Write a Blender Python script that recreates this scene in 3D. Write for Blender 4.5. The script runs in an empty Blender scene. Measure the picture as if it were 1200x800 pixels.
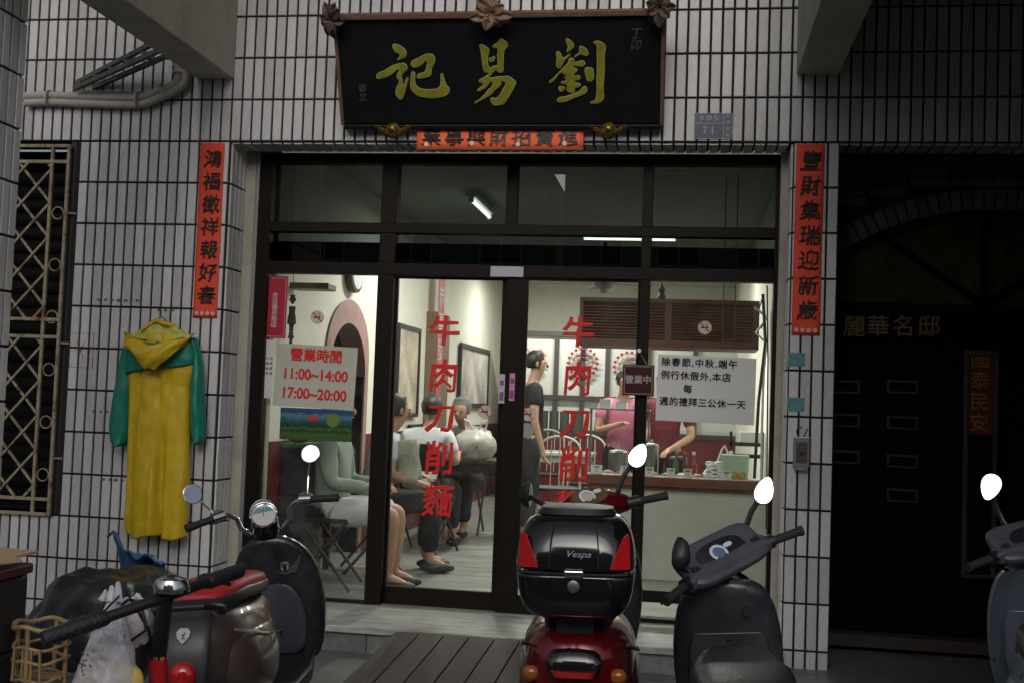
import bpy, bmesh, random
import numpy as np
from math import sin, cos, pi, radians, sqrt, atan2, tan, exp
from mathutils import Vector, Matrix, noise
random.seed(7)
SC = bpy.context.scene
COL = SC.collection
# ------------------------------------------------------------------ camera
YAW, PIT, ROL, FPX = radians(8.835), radians(2.953), radians(2.106), 1343.2
CAM = np.array([.567, -6.524, 1.35])
def _basis():
    c, s = cos(YAW), sin(YAW)
    X = np.array([c, s, 0.]); Y = np.array([-s, c, 0.]); Z = np.array([0, 0, 1.])
    c, s = cos(PIT), sin(PIT)
    F = c*Y+s*Z; U = -s*Y+c*Z
    c, s = cos(ROL), sin(ROL)
    return c*X+s*U, F, -s*X+c*U
RT, FW, UP = _basis()
def at(px, py, X=None, Y=None, Z=None):
    """point of the place seen at a pixel of the 1200x800 photograph, on a plane X=, Y= or Z="""
    d = FW+(px-600)/FPX*RT-(py-400)/FPX*UP
    if X is not None: t = (X-CAM[0])/d[0]
    elif Y is not None: t = (Y-CAM[1])/d[1]
    else: t = (Z-CAM[2])/d[2]
    return Vector(CAM+t*d)
cd = bpy.data.cameras.new('camera'); cam = bpy.data.objects.new('camera', cd); COL.objects.link(cam)
cd.sensor_width = 36; cd.lens = FPX/1200*36; cd.clip_start = .05; cd.clip_end = 500
M4 = Matrix.Identity(4)
for i in range(3):
    M4[i][0], M4[i][1], M4[i][2], M4[i][3] = RT[i], UP[i], -FW[i], CAM[i]
cam.matrix_world = M4
SC.camera = cam
# ------------------------------------------------------------------ sky, sun, exposure
SUN_EL, SUN_AZ = radians(27), radians(5)      # azimuth from -Y (street side), negative = from the left
w = bpy.data.worlds.new('World'); SC.world = w; w.use_nodes = True
nt = w.node_tree; nt.nodes.clear()
sky = nt.nodes.new('ShaderNodeTexSky'); sky.sky_type = 'NISHITA'; sky.sun_disc = False
sky.sun_elevation = SUN_EL; sky.sun_rotation = pi+SUN_AZ*-1*-1
sky.air_density = 1.0; sky.dust_density = 6.0; sky.ozone_density = 1.0
bg = nt.nodes.new('ShaderNodeBackground'); bg.inputs[1].default_value = .15
ow = nt.nodes.new('ShaderNodeOutputWorld')
hs = nt.nodes.new('ShaderNodeHueSaturation'); hs.inputs['Saturation'].default_value = .45
nt.links.new(sky.outputs[0], hs.inputs['Color']); nt.links.new(hs.outputs[0], bg.inputs[0]); nt.links.new(bg.outputs[0], ow.inputs[0])
sl = bpy.data.lights.new('sun', 'SUN'); sl.energy = .92; sl.angle = radians(44); sl.color = (.98, .985, 1.0)
so = bpy.data.objects.new('sun', sl); COL.objects.link(so)
sd = Vector((-sin(-SUN_AZ)*cos(SUN_EL), -cos(SUN_AZ)*cos(SUN_EL), sin(SUN_EL)))   # towards the sun
so.rotation_euler = sd.to_track_quat('Z', 'Y').to_euler()
sky.sun_rotation = atan2(sd.x, sd.y)
SC.view_settings.view_transform = 'Standard'; SC.view_settings.look = 'None'
SC.view_settings.exposure = -0.95; SC.view_settings.gamma = 1
SC.render.engine = 'CYCLES'; SC.cycles.use_denoising = True
SC.cycles.max_bounces = 8; SC.cycles.transparent_max_bounces = 24; SC.cycles.sample_clamp_indirect = 4
# ------------------------------------------------------------------ materials
MAT = {}
def pbr(name, col, rough=.6, metal=0, var=.0, vscale=8, bump=0, bscale=60, coat=0, rnd=0, dirt=0, dscale=3, dcol=(.05,.045,.04),
        emit=None, estr=0, alpha=None, spec=.5, stretch=None, island=0, sheen=0, trans=0):
    if name in MAT: return MAT[name]
    m = bpy.data.materials.new(name); m.use_nodes = True; n = m.node_tree.nodes; l = m.node_tree.links
    b = n['Principled BSDF']; b.inputs['Base Color'].default_value = (*col, 1)
    b.inputs['Roughness'].default_value = rough; b.inputs['Metallic'].default_value = metal
    b.inputs['Specular IOR Level'].default_value = spec
    if coat: b.inputs['Coat Weight'].default_value = coat; b.inputs['Coat Roughness'].default_value = .04
    if trans: b.inputs['Transmission Weight'].default_value = trans
    if emit: b.inputs['Emission Color'].default_value = (*emit, 1); b.inputs['Emission Strength'].default_value = estr
    if alpha is not None: b.inputs['Alpha'].default_value = alpha
    tc = n.new('ShaderNodeTexCoord'); mp = n.new('ShaderNodeMapping'); l.new(tc.outputs['Object'], mp.inputs[0])
    if stretch: mp.inputs['Scale'].default_value = stretch
    src = None
    def mix(fac, a, bb, blend='MIX'):
        x = n.new('ShaderNodeMix'); x.data_type = 'RGBA'; x.blend_type = blend; x.clamp_factor = True
        for s, v in ((x.inputs[0], fac), (x.inputs[6], a), (x.inputs[7], bb)):
            if hasattr(v, 'is_linked'): l.new(v, s)
            elif isinstance(v, (int, float)): s.default_value = v
            else: s.default_value = (*v, 1)
        return x.outputs[2]
    c = col
    if var:
        t = n.new('ShaderNodeTexNoise'); t.inputs['Scale'].default_value = vscale; t.inputs['Detail'].default_value = 6; t.inputs['Roughness'].default_value = .62
        l.new(mp.outputs[0], t.inputs['Vector'])
        r = n.new('ShaderNodeMapRange'); r.inputs[1].default_value = .3; r.inputs[2].default_value = .7; r.inputs[3].default_value = 1-var; r.inputs[4].default_value = 1+var*.6
        l.new(t.outputs[0], r.inputs[0])
        v = n.new('ShaderNodeVectorMath'); v.operation = 'SCALE'; v.inputs[0].default_value = col; l.new(r.outputs[0], v.inputs['Scale']); c = v.outputs[0]
    if rnd or island:
        oi = n.new('ShaderNodeObjectInfo'); ge = n.new('ShaderNodeNewGeometry')
        ad = n.new('ShaderNodeMath'); ad.operation = 'ADD'; l.new(oi.outputs['Random'], ad.inputs[0]); l.new(ge.outputs['Random Per Island'], ad.inputs[1])
        fr = n.new('ShaderNodeMath'); fr.operation = 'FRACT'; l.new(ad.outputs[0], fr.inputs[0])
        r2 = n.new('ShaderNodeMapRange'); k = rnd or island; r2.inputs[3].default_value = 1-k; r2.inputs[4].default_value = 1+k*.4; l.new(fr.outputs[0], r2.inputs[0])
        v2 = n.new('ShaderNodeVectorMath'); v2.operation = 'SCALE'; l.new(r2.outputs[0], v2.inputs['Scale'])
        if hasattr(c, 'is_linked'): l.new(c, v2.inputs[0])
        else: v2.inputs[0].default_value = c
        c = v2.outputs[0]
    if dirt:
        g = n.new('ShaderNodeNewGeometry')
        t = n.new('ShaderNodeTexNoise'); t.inputs['Scale'].default_value = dscale; t.inputs['Detail'].default_value = 8; t.inputs['Roughness'].default_value = .7
        if name == 'white_tile':
            vm = n.new('ShaderNodeVectorMath'); vm.operation = 'MULTIPLY'; vm.inputs[1].default_value = (2.2, 2.2, .5); l.new(g.outputs['Position'], vm.inputs[0]); l.new(vm.outputs[0], t.inputs['Vector'])
        else: l.new(g.outputs['Position'], t.inputs['Vector'])
        r = n.new('ShaderNodeMapRange'); r.inputs[1].default_value = .5; r.inputs[2].default_value = .78; r.inputs[4].default_value = dirt; l.new(t.outputs[0], r.inputs[0])
        c = mix(r.outputs[0], c, dcol)
        rr = n.new('ShaderNodeMapRange'); rr.inputs[3].default_value = rough; rr.inputs[4].default_value = min(1, rough+.35); l.new(r.outputs[0], rr.inputs[0]); l.new(rr.outputs[0], b.inputs['Roughness'])
    if hasattr(c, 'is_linked'): l.new(c, b.inputs['Base Color'])
    if bump:
        t = n.new('ShaderNodeTexNoise'); t.inputs['Scale'].default_value = bscale; t.inputs['Detail'].default_value = 4; l.new(mp.outputs[0], t.inputs['Vector'])
        bp = n.new('ShaderNodeBump'); bp.inputs['Strength'].default_value = bump; bp.inputs['Distance'].default_value = .01; l.new(t.outputs[0], bp.inputs['Height']); l.new(bp.outputs[0], b.inputs['Normal'])
    MAT[name] = m
    return m
def glass(name, tint=(1, 1, 1), ior=1.5, rough=0.0, boost=1.0):
    """thin pane: see through it and a fresnel reflection on top"""
    if name in MAT: return MAT[name]
    m = bpy.data.materials.new(name); m.use_nodes = True; n = m.node_tree.nodes; l = m.node_tree.links; n.clear()
    o = n.new('ShaderNodeOutputMaterial'); mx = n.new('ShaderNodeMixShader'); t = n.new('ShaderNodeBsdfTransparent'); g = n.new('ShaderNodeBsdfGlossy'); f = n.new('ShaderNodeFresnel')
    t.inputs[0].default_value = (*tint, 1); g.inputs['Roughness'].default_value = rough; f.inputs[0].default_value = ior
    k = n.new('ShaderNodeMath'); k.operation = 'MULTIPLY'; k.inputs[1].default_value = boost; k.use_clamp = True
    l.new(f.outputs[0], k.inputs[0]); l.new(k.outputs[0], mx.inputs[0]); l.new(t.outputs[0], mx.inputs[1]); l.new(g.outputs[0], mx.inputs[2]); l.new(mx.outputs[0], o.inputs[0])
    if name == 'clear_glass':
        tc = n.new('ShaderNodeTexCoord'); no = n.new('ShaderNodeTexNoise'); no.inputs['Scale'].default_value = 3.5; no.inputs['Detail'].default_value = 8; no.inputs['Roughness'].default_value = .7; l.new(tc.outputs['Object'], no.inputs[0])
        mr = n.new('ShaderNodeMapRange'); mr.inputs[1].default_value = .42; mr.inputs[2].default_value = .8; mr.inputs[3].default_value = .008; mr.inputs[4].default_value = .12; l.new(no.outputs[0], mr.inputs[0])
        df = n.new('ShaderNodeBsdfDiffuse'); df.inputs[0].default_value = (.5, .5, .48, 1); m2 = n.new('ShaderNodeMixShader'); l.new(mr.outputs[0], m2.inputs[0]); l.new(mx.outputs[0], m2.inputs[1]); l.new(df.outputs[0], m2.inputs[2]); l.new(m2.outputs[0], o.inputs[0])
    MAT[name] = m
    return m
TILE = pbr('white_tile', (.62, .625, .65), .28, var=.07, vscale=25, rnd=.22, dirt=.6, dscale=2.6, dcol=(.30, .29, .27), bump=.03, bscale=30)
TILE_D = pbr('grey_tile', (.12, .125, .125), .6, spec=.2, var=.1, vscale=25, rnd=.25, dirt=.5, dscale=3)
GROUT = pbr('black_grout', (.018, .018, .02), .9, var=.3, vscale=40, bump=.2)
CONC = pbr('painted_concrete', (.42, .41, .35), .85, var=.25, vscale=5, bump=.15, bscale=40, dirt=.35, dscale=5, dcol=(.2, .2, .16))
BROWNAL = pbr('dark_bronze_aluminium', (.008, .0055, .004), .5, metal=0, spec=.15, var=.15, vscale=12, bump=.02)
MARBLE = pbr('grey_marble', (.40, .41, .39), .35, var=.55, vscale=7, dirt=.85, dscale=7, dcol=(.16, .17, .16), stretch=(.6, 3, 3))
CHROME = pbr('chrome', (.75, .76, .78), .12, metal=1)
MIRROR = pbr('mirror_glass', (.50, .54, .62), .015, metal=1)
BLK_PL = pbr('black_plastic', (.018, .018, .02), .42, var=.2, vscale=20, bump=.04, bscale=200)
BLK_GL = pbr('black_gloss_paint', (.008, .008, .010), .12, coat=.6, dirt=.06, dscale=14, dcol=(.08, .08, .08))
RUBBER = pbr('rubber', (.02, .02, .022), .75, bump=.2, bscale=150)
STEEL = pbr('steel', (.35, .35, .36), .35, metal=.9, var=.1)
BLACKINK = pbr('black_ink', (.012, .012, .012), .7)
# ------------------------------------------------------------------ mesh builder
class MB:
    def __init__(s, xf=None): s.v = []; s.f = []; s.xf = xf
    def add(s, vs, fs):
        k = len(s.v); s.v += [Vector(v) for v in vs]; s.f += [[i+k for i in f] for f in fs]; return s
    def box(s, x0, x1, y0, y1, z0, z1, rot=None):
        vs = [(x, y, z) for z in (z0, z1) for y in (y0, y1) for x in (x0, x1)]
        if rot: vs = [rot @ Vector(v) for v in vs]
        return s.add(vs, [(0, 2, 3, 1), (4, 5, 7, 6), (0, 1, 5, 4), (2, 6, 7, 3), (0, 4, 6, 2), (1, 3, 7, 5)])
    def bar(s, a, b, wd, h, up=(0, 0, 1)):
        a, b = Vector(a), Vector(b); d = (b-a).normalized(); u = Vector(up); x = d.cross(u).normalized(); u = x.cross(d)
        vs = [p+x*i*wd/2+u*j*h/2 for p in (a, b) for j in (-1, 1) for i in (-1, 1)]
        return s.add(vs, [(0, 2, 3, 1), (4, 5, 7, 6), (0, 1, 5, 4), (2, 6, 7, 3), (0, 4, 6, 2), (1, 3, 7, 5)])
    def tube(s, pts, r, n=10, closed=False, cap=True, r2=None):
        pts = [Vector(p) for p in pts]; m = len(pts); rr = r if isinstance(r, (list, tuple)) else [r]*m
        vs = []; prev = None
        for i, p in enumerate(pts):
            if closed: d = pts[(i+1) % m]-pts[i-1]
            else: d = pts[min(i+1, m-1)]-pts[max(i-1, 0)]
            d.normalize()
            if prev is None:
                u = Vector((0, 0, 1)) if abs(d.z) < .9 else Vector((1, 0, 0)); x = d.cross(u).normalized()
            else:
                x = (prev-d*prev.dot(d)).normalized()
            prev = x; y = d.cross(x)
            vs += [p+x*cos(2*pi*k/n)*rr[i]+y*sin(2*pi*k/n)*(rr[i] if r2 is None else r2) for k in range(n)]
        fs = []
        for i in range(m if closed else m-1):
            j = (i+1) % m
            for k in range(n): fs.append((i*n+k, i*n+(k+1) % n, j*n+(k+1) % n, j*n+k))
        if cap and not closed: fs += [list(range(n))[::-1], list(range((m-1)*n, m*n))]
        return s.add(vs, fs)
    def lathe(s, prof, n=24, c=(0, 0, 0), axis='Z', cap=True):
        """prof: (r, h) along axis"""
        vs = []
        for r, h in prof:
            for k in range(n):
                a = 2*pi*k/n; x, y = r*cos(a), r*sin(a)
                p = (x, y, h) if axis == 'Z' else ((x, h, y) if axis == 'Y' else (h, x, y))
                vs.append(Vector(c)+Vector(p))
        m = len(prof); fs = [(i*n+k, i*n+(k+1) % n, (i+1)*n+(k+1) % n, (i+1)*n+k) for i in range(m-1) for k in range(n)]
        if cap: fs += [list(range(n))[::-1], list(range((m-1)*n, m*n))]
        return s.add(vs, fs)
    def loft(s, rings, k=20, cap=True):
        """ring: (x, y, z, a, b, t, n) superellipse, half width a along X, half height b along (0, cos t, sin t)"""
        vs = []
        for r in rings:
            x, y, z, a, b, t = r[:6]; n = r[6] if len(r) > 6 else 2.5; t = radians(t)
            for i in range(k):
                th = 2*pi*i/k; c, q = cos(th), sin(th)
                u = a*(abs(c)**(2/n))*(1 if c > 0 else -1); v = b*(abs(q)**(2/n))*(1 if q > 0 else -1)
                vs.append((x+u, y+v*cos(t), z+v*sin(t)))
        m = len(rings); fs = [(i*k+j, i*k+(j+1) % k, (i+1)*k+(j+1) % k, (i+1)*k+j) for i in range(m-1) for j in range(k)]
        if cap: fs += [list(range(k))[::-1], list(range((m-1)*k, m*k))]
        return s.add(vs, fs)
    def prism(s, poly, d, o=(0, 0, 0), ux=(1, 0, 0), uy=(0, 0, 1), un=(0, -1, 0)):
        o, ux, uy, un = map(Vector, (o, ux, uy, un)); n = len(poly)
        vs = [o+ux*p[0]+uy*p[1]+un*q for q in (0, d) for p in poly]
        return s.add(vs, [list(range(n))[::-1], list(range(n, 2*n))]+[(i, (i+1) % n, (i+1) % n+n, i+n) for i in range(n)])
    def grid(s, nu, nv, fn):
        vs = [fn(i/nu, j/nv) for j in range(nv+1) for i in range(nu+1)]
        return s.add(vs, [(j*(nu+1)+i, j*(nu+1)+i+1, (j+1)*(nu+1)+i+1, (j+1)*(nu+1)+i) for j in range(nv) for i in range(nu)])
    def blob(s, c, r, nu=16, nv=10, fn=None):
        c = Vector(c); r = Vector(r) if not isinstance(r, (int, float)) else Vector((r, r, r)); vs = []
        for j in range(nv+1):
            ph = pi*j/nv-pi/2
            for i in range(nu):
                d = Vector((cos(ph)*cos(2*pi*i/nu), cos(ph)*sin(2*pi*i/nu), sin(ph)))
                k = fn(d) if fn else 1
                vs.append(c+Vector((d.x*r.x, d.y*r.y, d.z*r.z))*k)
        return s.add(vs, [(j*nu+i, j*nu+(i+1) % nu, (j+1)*nu+(i+1) % nu, (j+1)*nu+i) for j in range(nv) for i in range(nu)])
    def mesh(s, name, smooth=False):
        me = bpy.data.meshes.new(name)
        vs = [s.xf @ v for v in s.v] if s.xf else s.v
        me.from_pydata(vs, [], s.f); me.validate()
        bm = bmesh.new(); bm.from_mesh(me); bmesh.ops.remove_doubles(bm, verts=bm.verts, dist=1e-5); bmesh.ops.recalc_face_normals(bm, faces=bm.faces); bm.to_mesh(me); bm.free()
        if smooth:
            for p in me.polygons: p.use_smooth = True
            if smooth != 2:
                me.set_sharp_from_angle(angle=radians(38))
        return me
    def obj(s, name, mat, parent=None, smooth=False, bev=0, seg=2, sub=0, solid=0, label=None):
        o = bpy.data.objects.new(name, s.mesh(name, smooth)); COL.objects.link(o)
        if mat: o.data.materials.append(mat)
        if parent: o.parent = parent
        if solid: md = o.modifiers.new('s', 'SOLIDIFY'); md.thickness = solid; md.offset = 0
        if bev: md = o.modifiers.new('b', 'BEVEL'); md.width = bev; md.segments = seg; md.limit_method = 'ANGLE'; md.angle_limit = radians(35)
        if sub: md = o.modifiers.new('u', 'SUBSURF'); md.levels = sub; md.render_levels = sub
        if label: o['label'] = label
        return o
def empty(name, loc=(0, 0, 0), rz=0, rx=0, ry=0):
    o = bpy.data.objects.new(name, None); COL.objects.link(o); o.location = loc; o.rotation_euler = (rx, ry, rz); o.empty_display_size = .05
    return o
def tag(o, label, cat, group=None):
    o['label'] = label; o['category'] = cat
    if group: o['group'] = group
    return o
def struct(o): o['kind'] = 'structure'; return o
def thing(name, label, cat, loc=(0, 0, 0), rz=0, rx=0, ry=0, group=None): return tag(empty(name, loc, rz, rx, ry), label, cat, group)
def inst(src, parent, loc, name=None, rot=None, scale=None):
    o = bpy.data.objects.new(name or src.name.split('.')[0], src.data if hasattr(src, 'data') else src); COL.objects.link(o); o.parent = parent; o.location = loc
    if rot: o.rotation_euler = rot
    if scale: o.scale = scale
    return o
def setmat(me, m):
    me.materials.clear(); me.materials.append(m); return me
def text(body, h, mat, parent, loc, name='lettering', ext=.0006, off=0., align='CENTER', sx=1., shear=0., space=1., line=1.0, rot=(pi/2, 0, 0), rough=0, seed=0, vertical=False):
    """flat printed characters; h = height of one character; vertical stacks them downwards"""
    c = bpy.data.curves.new('t', 'FONT'); c.body = '\n'.join(body) if vertical else body
    c.size = 1; c.offset = off; c.shear = shear; c.space_character = space; c.align_x = align; c.align_y = 'CENTER'; c.space_line = line; c.resolution_u = 3
    c.extrude = ext/h; c.offset = 0; c.bevel_depth = off; c.bevel_resolution = 0; flat = (ext/h)/(ext/h+off)
    o = bpy.data.objects.new('t', c); COL.objects.link(o)
    dg = bpy.context.evaluated_depsgraph_get(); me = bpy.data.meshes.new_from_object(o.evaluated_get(dg)); bpy.data.objects.remove(o); bpy.data.curves.remove(c)
    me.name = name
    if rough:
        for v in me.vertices:
            p = Vector((v.co.x*5+seed, v.co.y*5, 0)); q = Vector((v.co.x*5, v.co.y*5+9+seed, 3))
            v.co.x += (noise.noise(p))*rough; v.co.y += (noise.noise(q))*rough
    for v in me.vertices: v.co.x *= h*sx/.93; v.co.y *= h/.93; v.co.z *= h*flat
    r = bpy.data.objects.new(name, me); COL.objects.link(r); me.materials.append(mat); r.location = loc; r.rotation_euler = rot
    if parent: r.parent = parent
    return r
def shape(polys, mat, parent, name='lettering', ext=.003, bev=0.0, origin=(0, 0, 0)):
    """filled outlines given as (x, z) points on a plane facing -Y, local to parent"""
    c = bpy.data.curves.new('s', 'CURVE'); c.dimensions = '2D'; c.fill_mode = 'BOTH'; c.extrude = ext; c.bevel_depth = bev; c.resolution_u = 2
    for P in polys:
        s = c.splines.new('BEZIER'); s.bezier_points.add(len(P)-1); s.use_cyclic_u = True
        for b, (x, y) in zip(s.bezier_points, P): b.co = (x, y, 0); b.handle_left_type = b.handle_right_type = 'AUTO'
    o = bpy.data.objects.new('s', c); COL.objects.link(o)
    dg = bpy.context.evaluated_depsgraph_get(); me = bpy.data.meshes.new_from_object(o.evaluated_get(dg)); bpy.data.objects.remove(o); bpy.data.curves.remove(c)
    r = bpy.data.objects.new(name, me); COL.objects.link(r); me.materials.append(mat); r.rotation_euler = (pi/2, 0, 0); r.location = origin
    if parent: r.parent = parent
    return r
# ------------------------------------------------------------------ ground
ZT = 2.8505; TW, TH = .0648, .255            # lintel underside, tile pitch
FY = .25                                      # face of the shopfront frame
m = MB(); m.box(-14, 14, -3.9, 12, -.4, -.05); struct(m.obj('pavement', pbr('arcade_floor', (.13, .15, .145), .40, var=.5, vscale=5, dirt=.95, dscale=5, dcol=(.03, .03, .03), bump=.08, bscale=30)))
m = MB(); m.box(-60, 60, -60, 60, -.5, -.17); struct(m.obj('street', pbr('asphalt', (.055, .055, .056), .8, var=.4, vscale=2, bump=.5, bscale=250)))
# ------------------------------------------------------------------ tiled walls
def tile_mesh(wd, ht, dp=.012, ch=.0025):
    b = MB(); x, z = wd/2, ht/2
    b.add([(-x, 0, -z), (x, 0, -z), (x, 0, z), (-x, 0, z), (-x, -dp+ch, -z), (x, -dp+ch, -z), (x, -dp+ch, z), (-x, -dp+ch, z),
           (-x+ch, -dp, -z+ch), (x-ch, -dp, -z+ch), (x-ch, -dp, z-ch), (-x+ch, -dp, z-ch)],
          [(0, 1, 5, 4), (1, 2, 6, 5), (2, 3, 7, 6), (3, 0, 4, 7), (4, 5, 9, 8), (5, 6, 10, 9), (6, 7, 11, 10), (7, 4, 8, 11), (8, 9, 10, 11)])
    return b
JW, JH = .0125, .0125
TM = setmat(tile_mesh(TW-JW, TH-JH).mesh('tile'), TILE)
class Tiles:
    """collects tile places for one thing, then links 300 as parts and the rest as one part"""
    def __init__(s, parent): s.p = parent; s.L = []
    def put(s, c, rz=0, rx=0, sx=1, sz=1): s.L.append((Vector(c), rz, rx, sx, sz))
    def done(s, mesh=TM, base=None):
        base = base or tile_mesh(TW-JW, TH-JH); mat = mesh.materials[0]
        s.L.sort(key=lambda t: (t[0]-Vector(CAM)).length)
        for c, rz, rx, sx, sz in s.L[:300]:
            inst(mesh, s.p, c+Vector((0, random.uniform(-.0008, .0008), 0)), 'tile', (rx+random.uniform(-.006, .006), random.uniform(-.004, .004), rz+random.uniform(-.01, .01)), (sx, 1, sz))
        if len(s.L) > 300:
            b = MB()
            for c, rz, rx, sx, sz in s.L[300:]:
                R = Matrix.Translation(c) @ Matrix.Rotation(rz, 4, 'Z') @ Matrix.Rotation(rx+random.uniform(-.006, .006), 4, 'X') @ Matrix.Diagonal((sx, 1, sz, 1))
                b.add([R @ v for v in base.v], base.f)
            b.obj('tile', mat, s.p)['kind'] = 'stuff'
XL, XR, XP = -2.215, 1.110, 1.361             # left reveal, right reveal, far edge of the right pillar
ZB = ZT-12*TH                                 # about -.2
# lintel band over everything
T = thing('tiled_wall', 'wall band of white upright tiles above the shopfront, behind the black name board', 'wall')
b = MB(); b.box(-5.2, 3.6, .0, .24, ZT, ZT+1.6); b.obj('backing', GROUT, T)
ts = Tiles(T)
for r in range(0, 4):
    for k in range(-46, 88):
        x = XL+TW*(k+.5)
        if x < -4.4 or x > 2.9: continue
        ts.put((x, 0, ZT+TH*(r+.5)))
for k in range(0, 80):                        # underside
    x = XL+TW*(k+.5)
    if x > 2.9: break
    if XR-.02 < x < XP: continue
    ts.put((x, .115, ZT), 0, pi/2, 1, .86)
ts.done()
# left wall with window hole
T = thing('tiled_wall', 'wall of white upright tiles left of the shopfront, behind the raincoat and rusty window grille', 'wall')
WX0, WX1, WZ0, WZ1 = -4.3, -3.215, .56, ZT
b = MB(); b.box(WX1, XL, 0, .24, -.3, ZT-.002); b.box(-5.2, WX1, 0, .24, -.3, WZ0); b.obj('backing', GROUT, T)
ts = Tiles(T)
for r in range(12):
    z = ZT-TH*(r+.5)
    for k in range(0, 31):
        x = XL-TW*(k+.5)
        if x < -4.2: break
        if x < WX1+.01 and z > WZ0-.12:
            continue
        ts.put((x, 0, z))
    for k in range(4):                        # return into the opening
        ts.put((XL, .012+.0600*(k+.5), z), pi/2, 0, .92)
ts.done()
# right pillar
T = thing('tiled_pillar', 'narrow pillar of white upright tiles between the shop and the dark doorway', 'pillar')
b = MB(); b.box(XR, XP, 0, .24, -.3, ZT-.002); b.box(XR+.05, XP-.0, .24, .62, -.3, ZT-.002); b.obj('backing', GROUT, T)
ts = Tiles(T)
for r in range(12):
    z = ZT-TH*(r+.5)
    for k in range(4): ts.put((XP-.0628*(k+.5), 0, z), 0, 0, .97)
    for k in range(4): ts.put((XR, .012+.06*(k+.5), z), -pi/2, 0, .92)
ts.done()
# arcade column, near left
T = thing('tiled_column', 'nearest column of white upright tiles at the left edge of the view', 'column')
cx = -2.575
b = MB(); b.box(-3.2, cx-.012, -2.3, -1.6, -.3, 4.0); b.obj('backing', GROUT, T)
ts = Tiles(T)
for r in range(-5, 12):
    z = ZT-.06-TH*(r+.5)
    for k in range(11): ts.put((cx-.012, -1.6-TW*(k+.5)+.01, z), pi/2, 0, .98)
    for k in range(10): ts.put((cx-.012-TW*(k+.5), -2.3, z))
ts.done()
# plaster strips beside the frame
pl = pbr('stained_plaster', (.42, .40, .34), .9, var=.3, vscale=6, dirt=.7, dscale=6, dcol=(.16, .13, .09), bump=.2)
b = MB(); b.box(XL+.008, XL+.075, .24, .5, 0, ZT); b.obj('plaster_strip', pl, None, bev=.003); tag(bpy.data.objects['plaster_strip'], 'stained cream plaster strip between the left tiles and the dark frame', 'trim')
b = MB(); b.box(XR-.05, XR-.008, .20, .5, .0, ZT); o = b.obj('plaster_strip', pl, None, bev=.003); tag(o, 'stained cream plaster strip between the dark frame and the right tiled pillar', 'trim')
b = MB(); b.box(XL+.078, XL+.10, .235, .34, 0.1, ZT-.02); tag(b.obj('metal_strip', pbr('grey_alu', (.30, .30, .31), .4, metal=.6), None, bev=.002), 'thin grey metal strip down the left side of the dark door frame', 'trim')
# concrete beams and arcade slab
for (xa, xb, lab) in ((-2.445, -2.209, 'left concrete beam running out from the wall over the tied pipes'), (1.115, 1.350, 'right concrete beam running out from the wall over the tiled pillar')):
    b = MB(); b.box(xa, xb, -2.3, -.004, 3.233, 5.6); tag(b.obj('concrete_beam', CONC, None, bev=.008), lab, 'beam')
b = MB(); b.box(-8, 8, -2.45, .3, 5.6, 5.8); tag(b.obj('arcade_slab', CONC, None), 'concrete slab roofing the arcade above the beams', 'ceiling')
b = MB(); b.box(-8, 8, .03, .5, ZT+1.6, 6.5); tag(b.obj('upper_wall', CONC, None), 'upper storey wall of the shop house above the arcade', 'wall')
b = MB(); b.box(3.35, 3.6, -2.4, -.002, -.3, 4.3); tag(b.obj('shade_wall', CONC, None), 'added concrete wall out of view, blocking light from the right of the arcade', 'wall')  # unseen wall, added to stop light entering from the right
b = MB(); b.box(1.36, 3.349, -2.4, -.004, 3.80, 3.95); tag(b.obj('shade_slab', CONC, None), 'added low concrete slab out of view, shading the bay before the unlit doorway', 'ceiling')  # unseen slab, added to keep the right bay dark
AW = thing('shade_awning', 'added green canvas awning and curtain out of view, shading the neighbouring doorway', 'awning', (2.5, -2.5, 3.30))  # unseen awning, added to shade the right bay
b = MB(); b.add([(-1.0, 0, 0), (1.6, 0, 0), (1.6, -1.3, -.80), (-1.0, -1.3, -.80), (-1.0, 0, .02), (1.6, 0, .02), (1.6, -1.3, -.78), (-1.0, -1.3, -.78)], [(0, 1, 2, 3), (4, 5, 6, 7), (2, 3, 7, 6)]); b.obj('canvas', pbr('awning_canvas', (.06, .13, .10), .9, var=.2), AW)
for x in (-.95, .3, 1.55): MB().tube([(x, 0, -.35), (x, -1.28, -.78)], .015, 8).obj('arm', STEEL, AW)
b = MB(); b.box(-1.15, 1.6, .0, .06, -.45, 1.2); b.obj('shade_fascia', CONC, AW)  # added above the awning to close off more light
b = MB(); b.grid(60, 6, lambda u, v: Vector((-.5+2.0*u, -.06+.035*sin(u*60), -.1-3.1*v))); b.obj('shade_curtain', pbr('awning_canvas', (.06, .13, .10)), AW, 2, solid=.004)  # unseen curtain, added to block low light into the right bay
# houses across the street
def facing_house(x0, x1, h, col, lab):
    t = thing('town_house', lab, 'house', ((x0+x1)/2, -20, -.17))
    w2 = (x1-x0)/2
    b = MB(); b.box(-w2, w2, -4, 0, 0, h); b.obj('wall', pbr('render_'+str(len(MAT)), col, .8, var=.2, vscale=1.5, bump=.1), t)
    wm = pbr('house_window', (.03, .04, .05), .08); fm = pbr('window_alu', (.55, .56, .57), .4, metal=.4)
    n = max(2, int((x1-x0)/1.7))
    for zz in np.arange(1.2, h-1, 2.9):
        for k in range(n):
            cxx = -w2+(k+.5)*(2*w2/n)
            b = MB(); b.box(cxx-.5, cxx+.5, 0, .03, zz, zz+1.4); wo = b.obj('window', wm, t)
            b = MB()
            for q in (-.5, 0, .5): b.box(cxx+q-.02, cxx+q+.02, .03, .06, zz, zz+1.4)
            for q in (0, .7, 1.4): b.box(cxx-.52, cxx+.52, .032, .062, zz+q-.02, zz+q+.02)
            b.obj('frame', fm, wo)
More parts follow.
